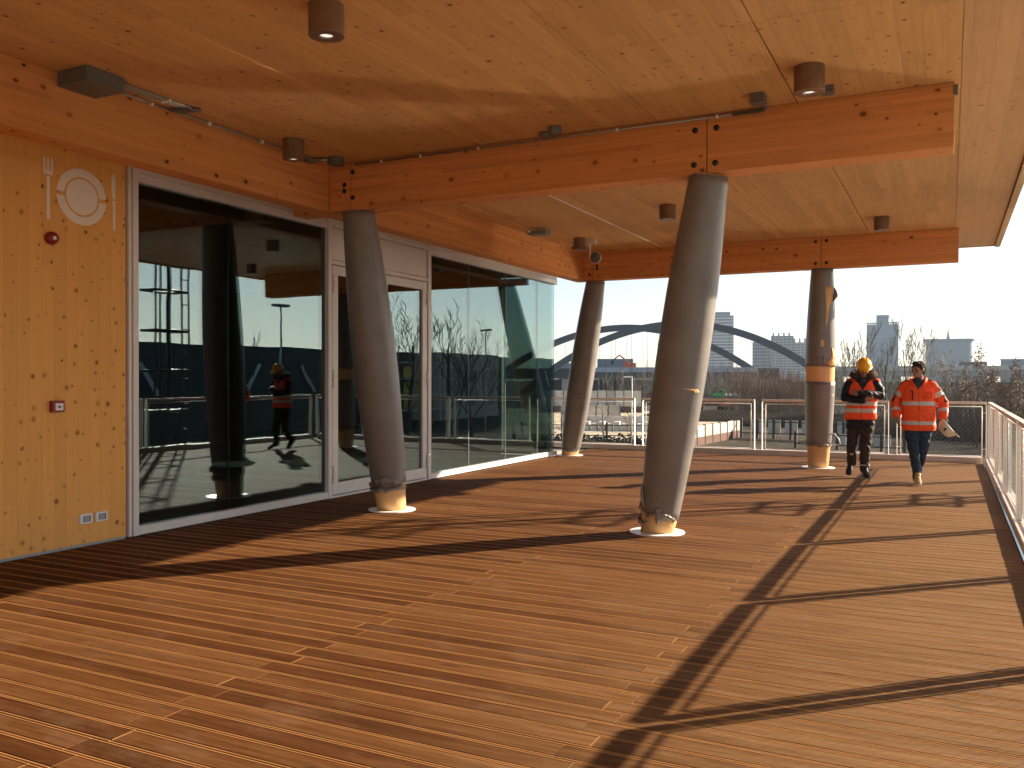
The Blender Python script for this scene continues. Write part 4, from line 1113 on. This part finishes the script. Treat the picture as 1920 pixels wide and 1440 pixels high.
def tree(kind, name, x, y, h, rz, label, cat='tree', group=None, z=GZ):
    spec = {'sapling': dict(seed=3, H=4, r0=.07, spread=.75, depth=4, first=.3, up=.3),
            'sapling2': dict(seed=9, H=4, r0=.07, spread=.8, depth=4, first=.25, up=.25),
            'poplar': dict(seed=5, H=12, r0=.14, spread=.38, depth=5, first=.18, up=.8, mat='bark', rmin=.022),
            'poplar2': dict(seed=15, H=12, r0=.13, spread=.42, depth=5, first=.22, up=.8, mat='bark_lt', rmin=.022),
            'broad': dict(seed=8, H=12, r0=.2, spread=.55, depth=5, first=.28, up=.6, rmin=.018),
            'broad2': dict(seed=21, H=12, r0=.22, spread=.5, depth=5, first=.2, up=.75, rmin=.018),
            'hornbeam': dict(seed=12, H=9, r0=.11, spread=.30, depth=5, first=.08, up=.7, leaves=1700),
            'hornbeam2': dict(seed=14, H=9, r0=.13, spread=.32, depth=5, first=.06, up=.8, leaves=1200)}[kind]
    if kind not in TV: TV[kind] = bare_tree_meshes(**spec)
    e = empty(name, (x, y, z), rz, label, cat, group); s = h / spec['H']; e.scale = (s * 1.0, s * 1.0, s)
    tm, cm, lm = TV[kind]
    link('trunk', tm, e); c = link('crown', cm, e)
    if lm: tag(link('dry_leaves', lm, c), kind='stuff')
    return e
gs = 'bare saplings beyond the far railing'
for (k, x, y, h, rz, l) in (('sapling', -27.2, 79.5, 4.6, .3, 'bare sapling left of the leaning far column, by the pale yard'), ('sapling2', -23.2, 80.5, 4.9, 2.1, 'bare sapling between the far column and the lamp post'), ('sapling', -20.7, 81.2, 4.4, 4.0, 'bare sapling just left of the lamp post')):
    tree(k, 'bare_sapling', x, y, h, rz, l, group=gs)
gt = 'bare trees behind the two men'
for (k, px, d, h, rz, l) in (('poplar2', -6.5, 129, 12.0, .3, 'thin pale bare tree just right of the upright column'), ('poplar', -4.9, 131, 14.6, 1.3, 'tall thin bare tree left of the yellow hard hat'), ('poplar2', -2.6, 129, 12.8, 2.2, 'pale bare tree just right of the yellow hard hat'),
        ('broad2', -.1, 118, 12.4, 3.0, 'bushy bare tree in front of the blue office tower'), ('poplar', 1.8, 140, 16.0, 5.1, 'tallest slender bare tree just left of the bareheaded man'), ('poplar2', 3.6, 138, 14.4, .9, 'tall bare tree just above the bareheaded man')):
    tree(k, 'bare_tree', px, d, h, rz, l, group=gt)
gh = 'brown leaved trees at the right'
for (k, x, y, h, rz, l) in (('hornbeam2', 6.65, 118, 9.6, .2, 'thin tree with dry leaves right of the orange jacket'), ('hornbeam', 8.7, 112, 8.6, 1.2, 'brown leaved tree in front of the dark block'), ('hornbeam', 10.2, 104, 9.9, 2.4, 'tallest brown leaved tree above the end of the far railing'),
        ('hornbeam2', 11.3, 100, 7.4, 4.4, 'low brown tree behind the corner of the railings'), ('hornbeam', 12.0, 92, 8.2, 5.2, 'brown leaved tree near the right edge of the photo'), ('hornbeam2', 12.75, 88, 7.8, 3.2, 'brown tree cut by the right edge of the photo')):
    tree(k, 'leafy_tree', x, y, h, rz, l, group=gh)
# thickets (nobody could count the stems)
def thicket(name, spots, n, hmin, hmax, label, seed, mat='bush', rr=.03):
    rd = random.Random(seed); mb = MB()
    for k in range(n):
        (x0, y0, x1, y1, w) = spots[rd.randrange(len(spots))]; f = rd.random()
        x = x0 + (x1 - x0) * f + rd.gauss(0, w * .3); y = y0 + (y1 - y0) * f + rd.gauss(0, w)
        h = rd.uniform(hmin, hmax); lean = Vector((rd.gauss(0, .10), rd.gauss(0, .10), 1))
        p = Vector((x, y, GZ - .05)); pts = [p, p + lean * h * .5, p + lean * h + Vector((rd.gauss(0, .2), 0, 0))]
        mb.tube(pts, [rr * 1.4, rr, rr * .35], 3, False)
        for j in range(5):
            b = pts[1].lerp(pts[2], rd.uniform(-.5, .9)); a = rd.uniform(0, 6.28)
            mb.tube([b, b + Vector((math.cos(a) * .5, math.sin(a) * .5, 1.0)) * h * rd.uniform(.12, .26)], [rr * .6, rr * .2], 3, False)
    mb.build(name, M[mat], label=label, cat='shrubs', kind='stuff')
thicket('bare_thicket', [(-70, 225, -42, 240, 12)], 400, 6.0, 10.5, 'grey brown bare thicket under the arch bridge', 4, 'bush', .06)
thicket('bare_thicket', [(-31, 178, -17, 182, 5)], 420, 5.0, 9.0, 'reddish bare thicket left of the upright column', 5, 'leaf_br', .05)
thicket('bare_thicket', [(-12, 165, 22, 160, 9)], 480, 4.0, 7.5, 'brown bare thicket behind the two men', 6, 'bush', .05)
thicket('bare_thicket', [(4, 118, 15, 92, 5)], 520, 2.5, 5.5, 'dark shrubs behind the right end of the far railing', 8, 'bark', .035)
# hedge
rd = random.Random(2); mb = MB()
for k in range(6500):
    f = rd.random(); c = Vector((-34 + 20 * f, 74.5 + 2.5 * f + rd.gauss(0, .45), GZ + .1 + abs(rd.gauss(0, .45))))
    a = Vector((rd.gauss(0, 1), rd.gauss(0, 1), rd.gauss(0, 1))).normalized(); b = a.orthogonal().normalized(); s = rd.uniform(.08, .2)
    mb.add([c - a * s, c + b * s, c + a * s, c - b * s], [(0, 1, 2, 3)])
mb.build('low_hedge', M['hedge'], label='low dark hedge in front of the pale yard', cat='hedge', kind='stuff')

# ---- arch bridge
br = empty('arch_bridge', (-80, 286, GZ), label='grey steel bridge with two crossing arches behind the columns', cat='bridge')
ub = Vector((.957, .29, 0)).normalized(); nb = Vector((.29, -.957, 0)).normalized()
O = Vector((-80, 286, GZ))
def arch(c, zp, k, smin, smax, th, w):
    mb = MB(); rs = []
    N = 48
    for i in range(N + 1):
        s = smin + (smax - smin) * i / N; z = zp - k * s * s; p = Vector(c) + ub * s; p.z = z; p -= O
        sl = math.atan(-2 * k * s); t = ub * math.cos(sl) + Vector((0, 0, math.sin(sl))); nn = Vector((0, 0, 1)) * math.cos(sl) - ub * math.sin(sl)
        rs.append([p + nb * w / 2, p - nb * w / 2, p - nb * w / 2 - nn * th, p + nb * w / 2 - nn * th])
    mb.rings(rs); return mb.build('arch', M['steel_bl'], br)
ca1 = Vector((-91.1, 283.5, 0)); ca2 = Vector((-71.2, 278.5, 0))
arch(ca1, 19.9, .0083, -54, 50, 2.1, 2.4); arch(ca2, 20.3, .0083, -53, 50, 2.1, 2.4)
for (c, zp) in ((ca1, 19.9), (ca2, 20.3)):
    mb = MB()
    for j in range(-7, 8):
        s = j * 5.2; z = zp - .0083 * s * s - 2
        if z > 6: p = Vector(c) + ub * s - O; mb.tube([(p.x, p.y, z - GZ), (p.x, p.y, 5 - GZ)], .05, 4, False)
    mb.build('hangers', M['steel_bl'], br, kind='stuff')
def bridge_box(s0, s1, n0, n1, z0, z1, mat, name):
    mb = MB(); c = (ca1 + ca2) / 2 - O
    P = [c + ub * s + nb * q for s, q in ((s0, n0), (s1, n0), (s1, n1), (s0, n1))]
    mb.rings([[Vector((p.x, p.y, z0 - GZ)) for p in P], [Vector((p.x, p.y, z1 - GZ)) for p in P]]); mb.build(name, mat, br)
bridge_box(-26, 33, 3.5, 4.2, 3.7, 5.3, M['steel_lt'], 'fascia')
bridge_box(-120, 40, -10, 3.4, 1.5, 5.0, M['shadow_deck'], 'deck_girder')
bridge_box(-30, -24, -9, 3, -5, 1.45, M['conc'], 'pier'); bridge_box(30, 37, -9, 3, -5, 1.45, M['conc'], 'pier')
bridge_box(-40, 45, -7, -6, -5, 1.4, M['shadow_deck'], 'abutment_wall')
# ---- viaduct to the right of the bridge
va = empty('road_viaduct', (40, 350, GZ), label='long concrete viaduct running right behind the men', cat='viaduct')
MB().box(-78, 140, -6, 6, 7.4, 10.4).build('deck_slab', M['conc'], va)
MB().box(-78, 140, -6.3, -6.05, 9.6, 11.2).build('parapet', M['conc_lt'], va)
for k in range(11): MB().box(-72 + 20 * k, -69 + 20 * k, -4, 4, 0, 7.38).build('pier', M['conc'], va)
mb = MB(); mb.rings([[(-90, -14, 0), (150, -14, 0), (150, 2, 0), (-90, 2, 0)], [(-90, -5, 5.5), (150, -5, 5.5), (150, 2, 5.5), (-90, 2, 5.5)]]); mb.build('embankment', M['grass'], va)

# ---- far buildings
def tower_mat(name, c1, c2, fh, fw, dirx=(1, 0, 0)):
    t = NT(name); p = t.obj(); sep = t.new('ShaderNodeSeparateXYZ'); t.ln(p, sep.inputs[0])
    fz = t.math('FRACT', t.math('DIVIDE', sep.outputs[2], fh)); fx = t.math('FRACT', t.math('DIVIDE', t.math('ADD', sep.outputs[0], sep.outputs[1]), fw))
    win = t.math('MULTIPLY', t.math('GREATER_THAN', fz, .42), t.math('GREATER_THAN', fx, .22))
    t.ln(t.mix(win, c1, c2), t.b.inputs['Base Color']); t.set(Roughness=.5); return t.m
M['tw1'] = tower_mat('slab_tower_face', (.20, .23, .27), (.055, .075, .11), 4.0, 3.0)
M['tw2'] = tower_mat('apartment_face', (.33, .32, .31), (.12, .135, .16), 3.2, 4.4)
M['tw5'] = tower_mat('white_face', (.80, .80, .78), (.45, .48, .5), 3.2, 3.0)
M['tw3'] = tower_mat('blue_glass_face', (.075, .125, .20), (.05, .09, .16), 4.0, 2.6)
M['tw4'] = tower_mat('ribbed_face', (.12, .165, .22), (.07, .10, .15), 200, 3.2)
def rot_for(x, y): return math.atan2(-(x - CAM.x), y)
t1 = empty('office_tower', (-313, 1362, GZ), rot_for(-313, 1362), 'tall grey slab tower rising behind the bridge arch', 'building')
MB().box(-26, 21, -12, 12, 0, 104).build('wall', M['tw1'], t1); MB().box(-17, 16, -9, 9, 104.1, 110).build('plant_room', M['tw1'], t1)
for k in range(20): MB().box(-26.3, 21.3, -12.6, -12.05, 8 + 4.8 * k, 9.3 + 4.8 * k).build('floor_band', M['conc_lt'], t1)
ap = empty('apartment_block', (-176, 1085, GZ), rot_for(-176, 1085), 'pale stepped apartment block right of the slab tower', 'building')
MB().box(-31, -10, -10, 10, 0, 51).build('wall', M['tw1'], ap); MB().box(-9.9, 16, -8, 10, 0, 58).build('wall', M['tw2'], ap); MB().box(16.1, 34, -6, 10, 0, 50).build('wall', M['tw2'], ap)
for k in range(7): MB().box(-8 + 6 * k, -6 + 6 * k, -3, 0, 50 if k > 3 else 58, (55 if k > 3 else 62)).build('chimney', M['conc'], ap)
bt = empty('office_tower', (-88, 1497, GZ), rot_for(-88, 1497), 'blue glass tower with a raised crown behind the men', 'building')
MB().box(-23, 23, -14, 14, 0, 92).build('wall', M['tw3'], bt); MB().box(-9, 9, -8, 8, 92.1, 107).build('crown', M['tw3'], bt)
MB().box(-24, -9.2, -3, 3, 93.5, 96).build('roof_wing', M['conc_lt'], bt); MB().box(9.2, 24, -3, 3, 93.5, 96).build('roof_wing', M['conc_lt'], bt)
cy = empty('ribbed_block', (6, 1300, GZ), rot_for(6, 1300), 'broad ribbed bluish block with a roof mast', 'building')
mb = MB(); n = 36
mb.rings([[(28 * math.copysign(abs(math.cos(a)) ** .6, math.cos(a)), 18 * math.copysign(abs(math.sin(a)) ** .6, math.sin(a)), z) for a in [2 * math.pi * k / n for k in range(n)]] for z in (0, 57)]); mb.build('wall', M['tw4'], cy)
mb = MB(); mb.rings([[(31 * math.copysign(abs(math.cos(a)) ** .6, math.cos(a)), 20 * math.copysign(abs(math.sin(a)) ** .6, math.sin(a)), z) for a in [2 * math.pi * k / n for k in range(n)]] for z in (57.1, 59.5)]); mb.build('roof', M['tw4'], cy)
mb = MB(); mb.tube([(-1, 0, 59), (-1, 0, 70), (-1, 0, 76)], [2.6, .8, .3], 8); mb.build('mast', M['conc'], cy, True)
dk = empty('dark_block', (21, 700, GZ), rot_for(21, 700), 'dark flat roofed block right of the ribbed building', 'building')
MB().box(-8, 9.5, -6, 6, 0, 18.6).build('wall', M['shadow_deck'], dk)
for k in range(3): MB().box(-6.5 + 5 * k, -3 + 5 * k, -6.1, -6.02, 14, 16.6).build('window', M['steel_lt'], dk)
rl = empty('long_block', (70, 898, GZ), rot_for(70, 898), 'long low grey block at the right edge of the skyline', 'building')
MB().box(-22, 60, -8, 8, 0, 23.5).build('wall', M['tw4'], rl); MB().box(-22.4, 60, -8.4, 8.4, 23.6, 24.6).build('roof', M['conc'], rl)
lf = empty('small_block', (-170, 420, GZ), rot_for(-170, 420), 'small grey block behind the left end of the bridge', 'building')
MB().box(-5, 6, -4, 4, 0, 14.6).build('wall', M['tw4'], lf)
sh_ = empty('flat_shed', (-112, 330, GZ), rot_for(-112, 330), 'low blue grey shed behind the bridge under the crane arm', 'building')
MB().box(-7, 7, -3, 3, 0, 14.4).build('wall', M['tw4'], sh_)
# ---- orange crane arm on the bridge
cr_ = empty('crane', (-92.5, 288, 5.1), rot_for(-92, 288), 'small orange crane with a folded arm on the bridge', 'crane')
o = MB().box(-1.2, 3.0, -1, 1, 0, 1.9).build('cab', M['orange'], cr_)
mb = MB(); mb.tube([(1.2, -1.1, 1.5), (-2.6, -1.1, 4.6)], .28, 6); mb.build('boom', M['orange'], cr_); mb = MB(); mb.tube([(-2.6, -1.1, 4.6), (-5.0, -1.1, 2.6)], .22, 6); mb.build('arm', M['timber_dk'], cr_)
MB().box(-5.5, -4.6, -1.6, -.6, 1.3, 2.6).build('bucket', M['timber_dk'], cr_)
# ---- street lamp
def lamp_post(x, y, h, label, arm=1.0, mast=False):
    e = empty('street_lamp', (x, y, GZ), rot_for(x, y), label, 'street lamp', 'street lamps')
    mb = MB(); mb.tube([(0, 0, 0), (0, 0, h)], [.11, .06], 8); mb.build('post', M['lampgreen'], e, True)
    if mast:
        mb = MB(); disc(mb, (0, 0, h), .75, .16, 12); mb.build('lamp_ring', M['conc'], e)
    else: MB().box(-arm, .1, -.14, .14, h, h + .13).build('lamp_head', M['plate'], e)
lamp_post(-27.1, 100.5, 6.7, 'pale street lamp beyond the far railing')
lamp_post(-47, 262, 7.5, 'distant thin street lamp under the bridge')
lamp_post(-22, 205, 8, 'distant thin street lamp left of the upright column')
# ---- walls and fences of the yard
def panel_wall(x0, y0, x1, y1, n, h, label, base=.9, name='panel_wall'):
    d = Vector((x1 - x0, y1 - y0, 0)); L = d.length; e = empty(name, (x0, y0, GZ), math.atan2(d.y, d.x), label, 'wall', 'concrete panel walls of the yard')
    for k in range(n):
        a = L * k / n; b = L * (k + 1) / n - .08
        MB().box(a, b, -.08, .08, base + .01, h + (.06 if k % 3 == 1 else 0)).build('wall_panel', M['conc_lt'] if k % 4 else M['conc'], e)
        MB().box(b - .02, b + .1, -.15, .13, 0, h + .1).build('wall_post', M['timber_dk'], e)
    MB().box(0, L, -.11, .11, 0, base).build('base_band', M['rust'], e)
panel_wall(-66, 158, -46, 162, 12, 4.2, 'long pale panel wall with rust red base behind the far column', 1.2)
panel_wall(-40.5, 110, -32.8, 112.5, 5, 2.9, 'short pale panel wall with rust red base right of the far column', 1.0)
panel_wall(-15.6, 77, -14.0, 99, 9, 1.9, 'pale panel wall running away beside the nearest column', .8)
def rail_fence(x0, y0, x1, y1, n, h, label, boards=0):
    d = Vector((x1 - x0, y1 - y0, 0)); L = d.length; e = empty('post_fence', (x0, y0, GZ), math.atan2(d.y, d.x), label, 'fence', 'dark post fences of the yard')
    for k in range(n + 1):
        MB().box(L * k / n - .12, L * k / n + .12, -.1, .1, 0, h).build('post', M['timber_dk'], e)
    for z in (h * .28, h * .85): MB().box(0, L, -.05, .05, z - .05, z + .05).build('rail', M['timber_dk'], e)
    for k in range(boards):
        MB().box(L * (k + .5) / n + .3 + L / n * .0, L * (k + 1.4) / n, -.03, .03, h * .25, h * .95).build('board', M['conc'], e)
rail_fence(-34, 84.5, -16.8, 90, 6, 1.9, 'dark post and rail fence across the pale yard')
rail_fence(-13.6, 98, -1.0, 96, 7, 2.2, 'dark fence with grey boards behind the upright column', 6)
rail_fence(-6, 86, 3.5, 84, 5, 1.6, 'dark fence with grey boards behind the legs of the men', 4)
fw_ = empty('formwork_stack', (-30.5, 104.5, GZ), 0.25, 'pale stack of formwork timber on the yard', 'timber stack')
for k in range(12): 
    o = MB().box(-5 + .95 * k, -4.3 + .95 * k, -1, 1, 0, .9 + .25 * (k % 2)).build('timber_block', M['conc_lt'], fw_)
MB().box(-7.5, 8, 3.0, 3.6, .0, 1.7).build('yellow_board', M['conc_lt'], fw_)
# ---- earth mounds
def mound(x, y, rx, ry, h, label, seed):
    rd = random.Random(seed); mb = MB(); rs = []
    for k in range(9):
        t = k / 8 * math.pi / 2; rg = []
        for i in range(36):
            a = 2 * math.pi * i / 36; w = 1 + .12 * math.sin(3 * a + seed) + .06 * math.sin(7 * a + 2 * seed)
            rg.append((rx * math.cos(t) * math.cos(a) * w, ry * math.cos(t) * math.sin(a) * w, h * math.sin(t) ** 1.4 + rd.uniform(-.08, .08) * h * .4 - .05))
        rs.append(rg)
    mb.rings(rs); o = mb.build('earth_mound', M['earth'], None, True, label=label, cat='mound', group='dark earth mounds'); o.location = (x, y, GZ)
mound(-58, 226, 52, 16, 1.75, 'broad dark bank under the green truck', 9); mound(-22, 148, 22, 14, 1.15, 'dark earth mound in front of the orange excavator', 1); mound(-6, 128, 14, 8, 1.8, 'low dark earth mound behind the upright column', 3); mound(7, 112, 13, 8, 1.4, 'low dark earth mound behind the carried helmet', 6)
# ---- vehicles
def wheel(e, x, y, r):
    mb = MB(); disc(mb, (x, y - .14, r), r, .28, 18, 'Y'); w_ = mb.build('wheel', M['tyre'], e, True); mb = MB(); disc(mb, (x, y - .16, r), r * .5, .32, 12, 'Y'); mb.build('rim', M['conc'], w_, True)
tk = empty('green_truck', (-42.9, 217.4, GZ + 1.55), rot_for(-43, 217), 'small green truck with a white flatbed beyond the mound', 'truck')
def prism(e, prof, y0, y1, name, mat):
    mb = MB(); mb.rings([[(x, y1, z) for x, z in prof], [(x, y0, z) for x, z in prof]]); return bevel(mb.build(name, mat, e), .04, 2)
prism(tk, [(-2.6, .5), (-2.6, 1.25), (-1.9, 1.45), (-1.3, 2.35), (.0, 2.4), (.1, .5)], -.95, .95, 'cab', M['green'])
prism(tk, [(-1.65, 1.55), (-1.2, 2.22), (-.2, 2.25), (-.2, 1.55)], -.975, -.955, 'side_window', M['carglass'])
o = MB().box(.2, 3.1, -1, 1, .75, 1.35).build('flatbed', M['plate'], tk); MB().box(-2.4, 3.0, -.7, .7, .45, .73).build('chassis', M['timber_dk'], tk)
for x in (-1.7, 2.1):
    for y in (-.9, .9): wheel(tk, x, y, .42)
vn = empty('white_van', (-37.4, 218.5, GZ + 1.5), rot_for(-37, 218), 'white van right of the green truck', 'van')
prism(vn, [(-2.4, .35), (-2.4, 1.1), (-1.7, 1.3), (-1.1, 2.0), (2.3, 2.1), (2.4, .35)], -.9, .9, 'body', M['plate'])
prism(vn, [(-1.5, 1.35), (-1.0, 1.85), (1.8, 1.9), (1.8, 1.35)], -.925, -.905, 'side_window', M['carglass'])
for x in (-1.5, 1.5):
    for y in (-.85, .85): wheel(vn, x, y, .36)
ex = empty('excavator', (-35.3, 185.2, GZ), rot_for(-35, 185), 'orange excavator behind the dark mound below the green truck', 'excavator')
prism(ex, [(-1.2, .8), (-1.2, 1.5), (2.4, 2.0), (2.6, .8)], -.9, .9, 'body', M['orange'])
o = MB().box(-.9, .3, -.5, .5, 1.55, 2.4).build('cab', M['carglass'], ex)
for y in (-.8, .8): prism(ex, [(-1.7, .25), (-1.4, .0), (1.6, 0), (1.9, .25), (1.9, .55), (1.6, .78), (-1.4, .78), (-1.7, .55)], y - .25, y + .25, 'track', M['tyre'])
mb = MB(); mb.tube([(-1.1, 0, 1.3), (-3.4, 0, 2.0)], .2, 6); mb.build('boom', M['orange'], ex); mb = MB(); mb.tube([(-3.4, 0, 2.0), (-4.8, 0, .6)], .16, 6); mb.build('arm', M['orange'], ex)
prism(ex, [(-5.3, .1), (-4.6, .0), (-4.4, .7), (-5.0, .7)], -.4, .4, 'bucket', M['timber_dk'])
# parked cars in the distance
def car(x, y, mat, label, dz=0):
    e = empty('parked_car', (x, y, GZ + dz), rot_for(x, y), label, 'car', 'distant parked cars')
    prism(e, [(-2.1, .3), (-2.1, .8), (-1.2, .95), (-.6, 1.45), (1.0, 1.45), (1.6, .95), (2.1, .85), (2.1, .3)], -.85, .85, 'body', mat)
    prism(e, [(-.9, 1.0), (-.5, 1.36), (.9, 1.36), (1.25, 1.0)], -.875, -.855, 'side_window', M['carglass'])
    for q in (-1.3, 1.3):
        for yy in (-.8, .8): wheel(e, q, yy, .32)
for (x, y, m, l) in ((-79.2, 221, 'plate', 'white parked car left of the thicket'), (-74.5, 217, 'steel_bl', 'dark parked car left of the thicket'), (-72.0, 222, 'plate', 'second white parked car beside the thicket'), (-63, 222, 'red', 'red parked car left of the nearest column'), (-58.4, 221, 'red', 'red parked car half hidden by the nearest column')): car(x, y, M[m], l, 1.6)

# ================================================================== BEYOND THE SIDE RAILING (seen reflected in the glass)
ld = empty('ladder_tower', (9.5, 15.05, GZ), 0, 'black caged ladder tower reflected in the large window', 'ladder')
def cyl(name, a, b, r, p=ld, n=8): mb = MB(); mb.tube([a, b], r, n); mb.build(name, M['black_pl'], p, True)
for (x, y) in ((0, -.50), (0, -.36), (.12, 0), (0, .28), (0, .5)): cyl('upright', (x, y, 0), (x, y, 11.2), .055 if x else .026)
for k in range(18): cyl('rung', (0, .28, .5 + .30 * k * 2), (0, .5, .5 + .30 * k * 2), .014)
for k in range(11):
    z = 1.0 + .95 * k; mb = MB(); mb.tube([(0, -.5, z), (.5, -.5, z), (.5, .5, z), (0, .5, z)], .030, 8); mb.build('cage_hoop', M['black_pl'], ld, True)
    cyl('tie', (0, -.5, z), (0, .5, z), .032)
dh = empty('dark_hall', (70, 40, GZ), 0, 'long dark hall with white diagonal braces reflected in the glass', 'building')
M['hall'] = plain('dark_cladding', (.035, .045, .05), .6, var=.2, scale=.3)
for k in range(26): 
    o = MB().box(0, 12, -60 + 9 * k, -60 + 9 * k + 8.9, 0, 10.1 + .004 * k * 9).build('wall_panel', M['hall'], dh)
for k in range(13):
    y = 2 + 13 * k; s = 1 if k % 2 else -1
    mb = MB(); mb.tube([(-.25, y, 4.8), (-.25, y + s * 2.6, 8.2)], .28, 4); mb.build('brace', M['plate'], dh)
pb = empty('pale_block', (64, 118, GZ), 0, 'pale concrete block standing before the dark hall, reflected in the glass', 'building')
MB().box(0, 5, -1, 19, 0, 10.6).build('wall', M['conc_lt'], pb)
for k in range(3): MB().box(-.12, -.02, 1 + 6 * k, 5 + 6 * k, 2, 8).build('panel', M['conc'], pb)
sc = empty('scaffold', (60, 104, GZ), 0, 'scaffold with yellow sheets reflected in the glass', 'scaffold')
for k in range(4): MB().box(-1, 1, -6, 9, 2.2 * k + 2, 2.2 * k + 2.2).build('platform', M['conc_lt'], sc)
for k in range(6):
    for x in (-1, 1): 
        mb = MB(); mb.tube([(x, -6 + 3 * k, 0), (x, -6 + 3 * k, 11)], .06, 5); mb.build('standard', M['galv'], sc)
for k in range(3):
    for j in range(3): MB().box(.6, .7, -5 + 3.0 * j, -3.0 + 3.0 * j, 2.3 + 2.2 * k, 3.9 + 2.2 * k).build('sheet', M['yellow_b'], sc)
gr_ = 'bare trees reflected in the glass'
for (k, x, y, h, rz, l) in (('broad2', 18, 25.6, 8.6, .4, 'slim bare tree reflected beside the dark column'), ('broad', 30, 56, 13.2, 1.9, 'bare tree reflected in the right door leaf'), ('broad2', 30, 62.5, 13.4, 3.4, 'large bare tree reflected in the right window bay'), ('broad', 30, 66.5, 11.8, 5.0, 'second bare tree reflected in the right window bay'), ('broad2', 30, 74.5, 11.0, .7, 'small round bare tree reflected near the glass corner')):
    tree(k, 'bare_tree', x, y, h, rz, l, group=gr_)
lamp_post(40, 53.5, 12.2, 'tall lamp mast reflected in the large window', mast=True)
lamp_post(44, 95, 12.4, 'tall lamp mast reflected in the right window bay', mast=True)

# ================================================================== HAZE
hz = NT('haze_air'); hz.n.remove(hz.b)
pv = hz.new('ShaderNodeVolumePrincipled'); pv.inputs['Color'].default_value = (.66, .82, 1.0, 1); pv.inputs['Density'].default_value = .00010; pv.inputs['Anisotropy'].default_value = .25
hz.ln(pv.outputs[0], hz.out.inputs['Volume'])
USE_HAZE = True
if USE_HAZE:
    h_ = MB().box(-1950, 1950, -950, 2350, -7.0, 112).build('haze', hz.m, kind='stuff')
